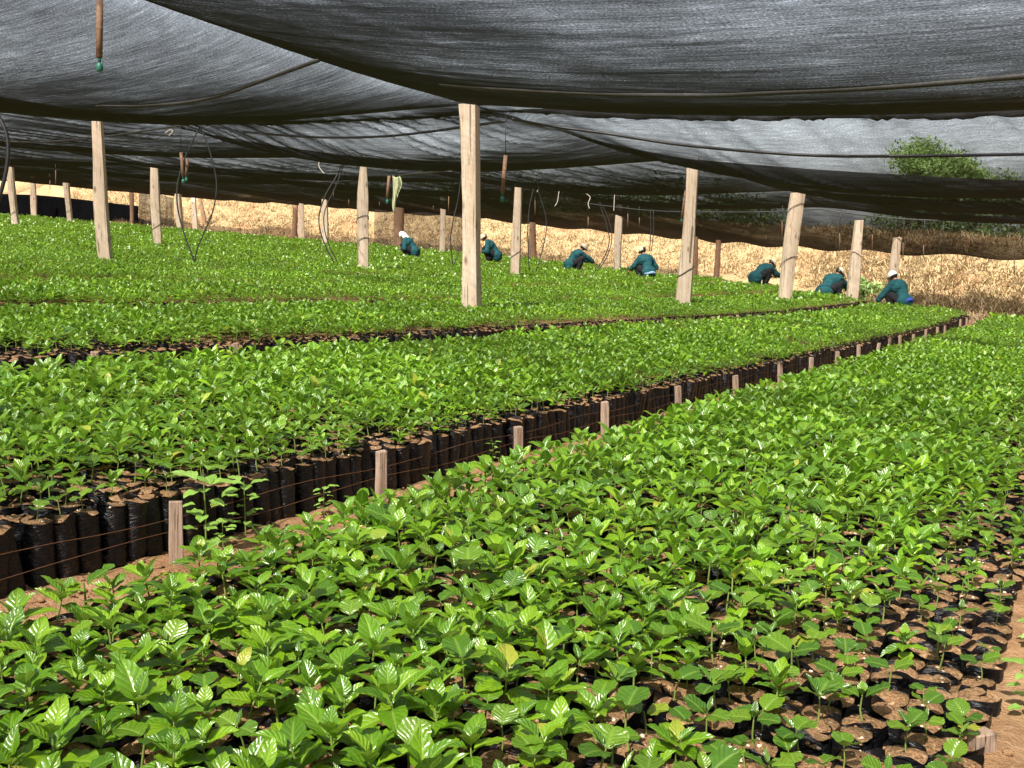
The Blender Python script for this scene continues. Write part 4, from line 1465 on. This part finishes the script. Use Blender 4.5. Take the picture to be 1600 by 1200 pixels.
def worker(px_, d, face, lean, label, head='cap', capmat='cap', armL=(.12, .62, .30), armR=(-.12, .60, .30), kneel=False, headturn=0.0, seat=None,
           extra=None, sc=1.2, hip=.33, dz=0.0, ytop=400):
    """built facing +y; armL / armR: where the hands are; lean: forward bend in radians"""
    g_ = on_ground(px_, d)
    top_ = pt(px_, ytop, d)[2] - sc * (hip + .54 * math.cos(lean) + .17 * math.cos(lean + .15) + .115)
    print('WORKER', px_, 'base', round(float(g_[2]), 2), 'wanted', round(float(top_), 2), proj(*g_))
    dz = max(min(top_ - g_[2], .40), -.25)
    root = empty('person', g_ + np.array([0, 0, dz]), face)
    root.scale = (sc,) * 3
    tag(root, label, 'person', 'workers crouching at the bed ends')
    hipc = Vector((0, 0, hip))
    dirv = Vector((0, math.sin(lean), math.cos(lean)))
    waist = hipc + dirv * .17; chest = hipc + dirv * .38; neck = hipc + dirv * .54
    hd = Vector((0, math.sin(lean * 1.0 + .15), math.cos(lean * 1.0 + .15)))
    nb_ = neck + hd * .07
    headc = neck + hd * .17 + Vector((0, .02, 0))
    sh = {1: chest + dirv * .09 + Vector((.175, 0, 0)), -1: chest + dirv * .09 + Vector((-.175, 0, 0))}
    hands = {1: Vector(armL), -1: Vector(armR)}
    el = {}
    for s in (1, -1):
        m = (sh[s] + hands[s]) / 2
        L = (hands[s] - sh[s]).length
        drop = math.sqrt(max(.29 ** 2 - (L / 2) ** 2, .0))
        el[s] = m + Vector((s * .5, -.35, -.5)).normalized() * drop
    if kneel:
        knee = {s: Vector((s * .15, .34, .10)) for s in (1, -1)}; ank = {s: Vector((s * .14, -.06, .07)) for s in (1, -1)}; toe = {s: Vector((s * .14, -.20, .05)) for s in (1, -1)}
    else:
        knee = {s: Vector((s * .19, .36, .46)) for s in (1, -1)}; ank = {s: Vector((s * .15, .22, .09)) for s in (1, -1)}; toe = {s: Vector((s * .16, .40, .04)) for s in (1, -1)}
    # ---- body: one continuous surface
    mb = MB()
    capsule(mb, hipc + Vector((-.06, 0, 0)), hipc + Vector((.06, 0, 0)), .135, .135)
    capsule(mb, hipc, waist, .13, .115); capsule(mb, waist, chest, .115, .135)
    capsule(mb, chest + Vector((-.07, 0, 0)), chest + Vector((.07, 0, 0)), .12, .12)
    capsule(mb, chest, neck, .11, .055); capsule(mb, neck, headc, .05, .05)
    mb.ball(headc, .098, 14, 10, (.86, 1.0, 1.15))
    f_ = Vector((math.sin(headturn), math.cos(headturn), 0))
    # face direction leans with the head
    fw = (f_ - hd * f_.dot(hd) * .5).normalized(); rt = hd.cross(fw).normalized()
    capsule(mb, headc + fw * .085 - hd * .01, headc + fw * .108 - hd * .025, .013, .016, 8)          # nose
    capsule(mb, headc + fw * .060 - hd * .085, headc + fw * .075 - hd * .088, .03, .028, 8)         # chin
    for s in (1, -1):
        capsule(mb, headc + rt * s * .082, headc + rt * s * .094 + hd * .02, .016, .018, 8)         # ears
        capsule(mb, sh[s] - Vector((s * .05, 0, 0)), sh[s], .06, .055); capsule(mb, sh[s], el[s], .052, .042); capsule(mb, el[s], hands[s], .040, .027)
        ax = (hands[s] - el[s]).normalized(); sd2 = ax.cross(Vector((0, 0, 1))).normalized(); nn = sd2.cross(ax).normalized()
        pal = hands[s] + ax * .055
        capsule(mb, hands[s] + ax * .01 + sd2 * .018, pal + sd2 * .022, .018, .016, 8); capsule(mb, hands[s] + ax * .01 - sd2 * .018, pal - sd2 * .022, .018, .016, 8)
        for q, ln in enumerate((.062, .072, .067, .052)):
            bse = pal + sd2 * (.031 - q * .0205)
            mid = bse + ax * ln * .55 - nn * .010; tip = mid + ax * ln * .38 - nn * .028
            capsule(mb, bse, mid, .0098, .009, 7); capsule(mb, mid, tip, .009, .0078, 7)
        th = hands[s] + ax * .02 + sd2 * s * .026; t2 = th + (ax * .7 + sd2 * s * .7).normalized() * .038 - nn * .01
        capsule(mb, th, t2, .013, .011, 7); capsule(mb, t2, t2 + ax * .03 - nn * .012, .0105, .009, 7)
        capsule(mb, hipc + Vector((s * .09, 0, 0)), knee[s], .088, .062); capsule(mb, knee[s], ank[s], .058, .040); capsule(mb, ank[s], toe[s], .040, .032)
    body = fuse(mb, 'body', M['skin'], .0075, 4, root)
    # ---- clothes
    mb = MB(); e = .038
    capsule(mb, hipc + Vector((-.07, -.03, -.07)), hipc + Vector((.07, -.03, -.07)), .15, .15)
    capsule(mb, hipc + Vector((-.06, -.01, .0)), hipc + Vector((.06, -.01, .0)), .135 + e, .135 + e)
    capsule(mb, hipc, waist, .13 + e, .125 + e); capsule(mb, waist, chest, .125 + e, .14 + e)
    capsule(mb, chest + Vector((-.08, 0, 0)), chest + Vector((.08, 0, 0)), .125 + e, .125 + e)
    capsule(mb, chest, chest + (neck - chest) * .75, .12 + e, .07 + e)
    for s in (1, -1):
        cuff = el[s] + (hands[s] - el[s]) * .72
        capsule(mb, sh[s] - Vector((s * .06, 0, 0)), sh[s], .075 + e, .062 + e); capsule(mb, sh[s], el[s], .058 + e, .052 + e)
        capsule(mb, el[s], cuff - (cuff - el[s]).normalized() * .03, .050 + e, .038 + e)
    jk = fuse(mb, 'jacket', M['jacket'], .014, 5, root, .012)
    # the stitched yoke across the back and collar
    mb = MB()
    mb.tube([neck + Vector((.062 * math.cos(a), .062 * math.sin(a) * .9 - .005, -.02 - .015 * math.sin(a))) for a in np.linspace(0, 6.283, 15)], .018, 7)
    mb.build('collar', M['jacket'], jk)
    mb = MB()
    for s in (1, -1):
        capsule(mb, hipc + Vector((s * .08, 0, -.02)), knee[s], .092 + e, .072 + e); capsule(mb, knee[s], ank[s] + (knee[s] - ank[s]) * .12, .068 + e, .055 + e)
    capsule(mb, hipc + Vector((-.07, -.01, -.05)), hipc + Vector((.07, -.01, -.05)), .135, .135)
    fuse(mb, 'trousers', M['trousers'], .014, 5, root, .010)
    for s in (1, -1):
        mb = MB(); capsule(mb, ank[s] + Vector((0, 0, -.02)), toe[s] + Vector((0, 0, 0)), .050, .044, 10); mb.build('shoe', M['pouch'], root)
    # ---- face, hair, headwear
    for s in (1, -1):
        mb = MB(); mb.ball(headc + fw * .088 + rt * s * .032 + hd * .008, .011, 8, 6); mb.build('eye', M['eye'], root)
    mb = MB(); mb.tube([headc + fw * .089 - hd * .052 + rt * q for q in (-.022, -.008, .008, .022)], [.003, .006, .006, .003], 6); mb.build('mouth', M['lip'], root)

    def dome(r0, lo, mat, name, sx=1.0, parent=root, tiltf=0.0):
        mb = MB(); n = 16; V = []; F = []
        upv = (hd + fw * tiltf).normalized(); r1 = upv.cross(fw).normalized(); f1 = r1.cross(upv).normalized()
        for j in range(8):
            ph = lo * j / 7
            for k in range(n):
                a = 2 * math.pi * k / n
                V.append(headc + (r1 * .88 * math.cos(a) * math.sin(ph) + f1 * 1.02 * math.sin(a) * math.sin(ph)) * r0 + upv * 1.17 * r0 * math.cos(ph))
        for j in range(7):
            for k in range(n): F.append((j * n + k, j * n + (k + 1) % n, (j + 1) * n + (k + 1) % n, (j + 1) * n + k))
        mb.add(V, F); o = mb.build(name, mat, parent)
        sl = o.modifiers.new('thickness', 'SOLIDIFY'); sl.thickness = .008; sl.offset = 1
        return o, r1, f1, upv
    hair, *_ = dome(.100, 2.0, M['hair'], 'hair', tiltf=-.45)[:1] if head != 'cloth' else (None,)
    if head in ('cap', 'visor'):
        cp, r1, f1, upv = dome(.112, 1.72, M[capmat], 'cap', tiltf=.02)
        V = []; F = []
        for k in range(9):
            a = math.pi * (k / 8)
            for j, (rr, dz_) in enumerate(((.100, .0), (.185, -.02))):
                V.append(headc + r1 * math.cos(a) * rr * (.9 if j == 0 else .62) + f1 * math.sin(a) * rr * 1.03 + upv * (.03 + dz_))
        for k in range(8): F.append((k * 2, k * 2 + 1, k * 2 + 3, k * 2 + 2))
        mb = MB(); mb.add(V, F); vs = mb.build('visor', M[capmat], cp)
        sl = vs.modifiers.new('thickness', 'SOLIDIFY'); sl.thickness = .006
    if head in ('cap', 'bun', 'visor') and extra and 'bun' in extra:
        mb = MB(); mb.ball(headc - fw * .105 + hd * .055, .052, 10, 8); mb.build('hair_bun', M['hair'], hair)
    if head == 'cloth':
        dome(.112, 1.75, M['white_cloth'], 'headcloth', tiltf=-.1)
        mb = MB()
        capsule(mb, headc - fw * .05 - hd * .02, headc - fw * .06 - hd * .16, .09, .075); capsule(mb, headc + hd * .02, headc - hd * .10 - fw * .02, .098, .085)
        fuse(mb, 'headcloth_drape', M['white_cloth'], .012, 4, root)
    # ---- belts, aprons
    if extra and 'belt' in extra:
        mb = MB(); c0 = hipc + dirv * .07
        mb.tube([c0 + Vector((.185 * math.cos(a), .172 * math.sin(a) - .01, 0.02 * math.sin(a))) for a in np.linspace(0, 6.283, 24)], .020, 7); mb.build('belt', M['pouch'], root)
        mb = MB(); capsule(mb, c0 + Vector((-.05, -.185, -.02)), c0 + Vector((.05, -.185, -.02)), .055, .055); mb.build('waist_pouch', M['pouch'], root)
    if extra and ('blue' in extra or 'denim' in extra):
        mb = MB(); c0 = hipc + dirv * (.03 if 'blue' in extra else -.04)
        mb.tube([c0 + Vector((.19 * math.cos(a), .178 * math.sin(a) - .01, .015 * math.sin(a * 3))) for a in np.linspace(3.0, 6.4, 16)], [.02 + .022 * math.sin(math.pi * k / 15) for k in range(16)], 8)
        mb.build('waist_cloth', M['blue_cloth' if 'blue' in extra else 'denim'], root)
    return root, g_


def stool(kind, px_, d, face, label, h=.11, dz=0.0, off=(0, 0)):
    g_ = on_ground(px_, d)
    o = empty('low_stool' if kind != 'tub' else 'upturned_tub', g_ + np.array([off[0], off[1], dz]), face)
    tag(o, label, 'stool' if kind != 'tub' else 'tub')
    if kind == 'tub':
        mb = MB(); mb.tube([(0, 0, 0), (0, 0, .03), (0, 0, .032), (0, 0, .10)], [.20, .195, .185, .165], 20); mb.build('tub_body', M['tub'], o)
        mb = MB(); mb.tube([Vector((.2 * math.cos(a), .2 * math.sin(a), .012)) for a in np.linspace(0, 6.283, 25)], .012, 6); mb.build('rim', M['tub'], o)
    else:
        mb = MB(); mb.box((-.21, -.15, h - .03), (.21, .15, h)); mb.build('seat', M['plank'], o, False)
        for s in (-1, 1):
            mb = MB(); mb.box((s * .15 - .02, -.13, 0), (s * .15 + .02, .13, h - .031)); mb.build('leg', M['plank'], o, False)
        if kind == 'cushion':
            mb = MB(); mb.ball((0, 0, h + .028), .2, 14, 8, (1.05, .8, .16)); mb.build('cushion', M['pink'], o)
    return o


R = math.radians
# faces: rotation 0 looks away from the camera (+y); +90 deg looks left in the picture, -90 deg looks right
W = [
    (648, 44.6, R(72), .62, 'worker in white headcloth and teal jacket crouching on a board, farthest to the left', 'cloth', None, (.10, .50, .34), (-.12, .46, .36), ['belt']),
    (776, 42.6, R(82), .60, 'worker with a dark hair bun, teal jacket, crouching half behind the tallest post', 'visor', 'cap', (.10, .52, .42), (-.12, .50, .40), ['bun']),
    (890, 41.6, R(-75), .66, 'beige-capped worker in teal jacket stretching one bare forearm to the drooping hose', 'cap', 'cap', (.06, .86, .30), (-.14, .74, .34), []),
    (1013, 39.0, R(28), .42, 'beige-capped worker seen from behind, elbow bent outward, other arm down to the seedlings', 'cap', 'cap', (-.36, .52, .28), (.30, .28, .36), ['bun', 'denim']),
    (1180, 39.6, R(-62), .95, 'worker bending far forward over a white tub, dark pouch at the waist', 'cap', 'cap', (.10, .86, .26), (-.16, .80, .26), ['belt', 'bun']),
    (1287, 34.4, R(-58), .80, 'worker with hair bun leaning from a cushioned stool, long arm stretched to the right', 'cap', 'cap', (.10, .88, .22), (-.18, .80, .24), ['bun', 'belt']),
    (1412, 31.3, R(30), .50, 'white-capped worker from behind with bright blue cloth round the waist, nearest of the workers', 'cap', 'white_cloth', (-.40, .56, .20), (.24, .48, .30), ['blue']),
]
for (p, d, fc, ln, lb, hd_, cm, aL, aR, ex) in W:
    # hands given as (x, y, z) in the worker's frame: first the hand on +x, then the hand on -x
    a, b_ = (aL, aR) if aL[0] > aR[0] else (aR, aL)
    worker(p, d, fc, ln, lb, hd_, cm or 'cap', a, b_, extra=ex, headturn=0.0, hip=.27, sc=1.3 if p in (1180, 1287) else 1.2, ytop={648: 362, 776: 366, 890: 381, 1013: 386, 1180: 405, 1287: 418, 1412: 424}[p])
stool('plank', 650, 44.4, R(72), 'wooden board stool under the worker in the white headcloth', .12)
stool('plank', 790, 42.6, R(82), 'wooden stool under the worker with the hair bun behind the tallest post', .12, off=(-.25, 0))
stool('plank', 882, 41.6, R(-75), 'wooden board under the worker reaching to the drooping hose', .12)
stool('tub', 1166, 39.4, 0, 'white upturned tub under the worker bending far forward')
stool('cushion', 1283, 34.2, R(-58), 'low wooden stool with pale pink cushion under the leaning worker', .12)
stool('plank', 1412, 31.1, R(30), 'orange wooden stool under the nearest white-capped worker', .12)
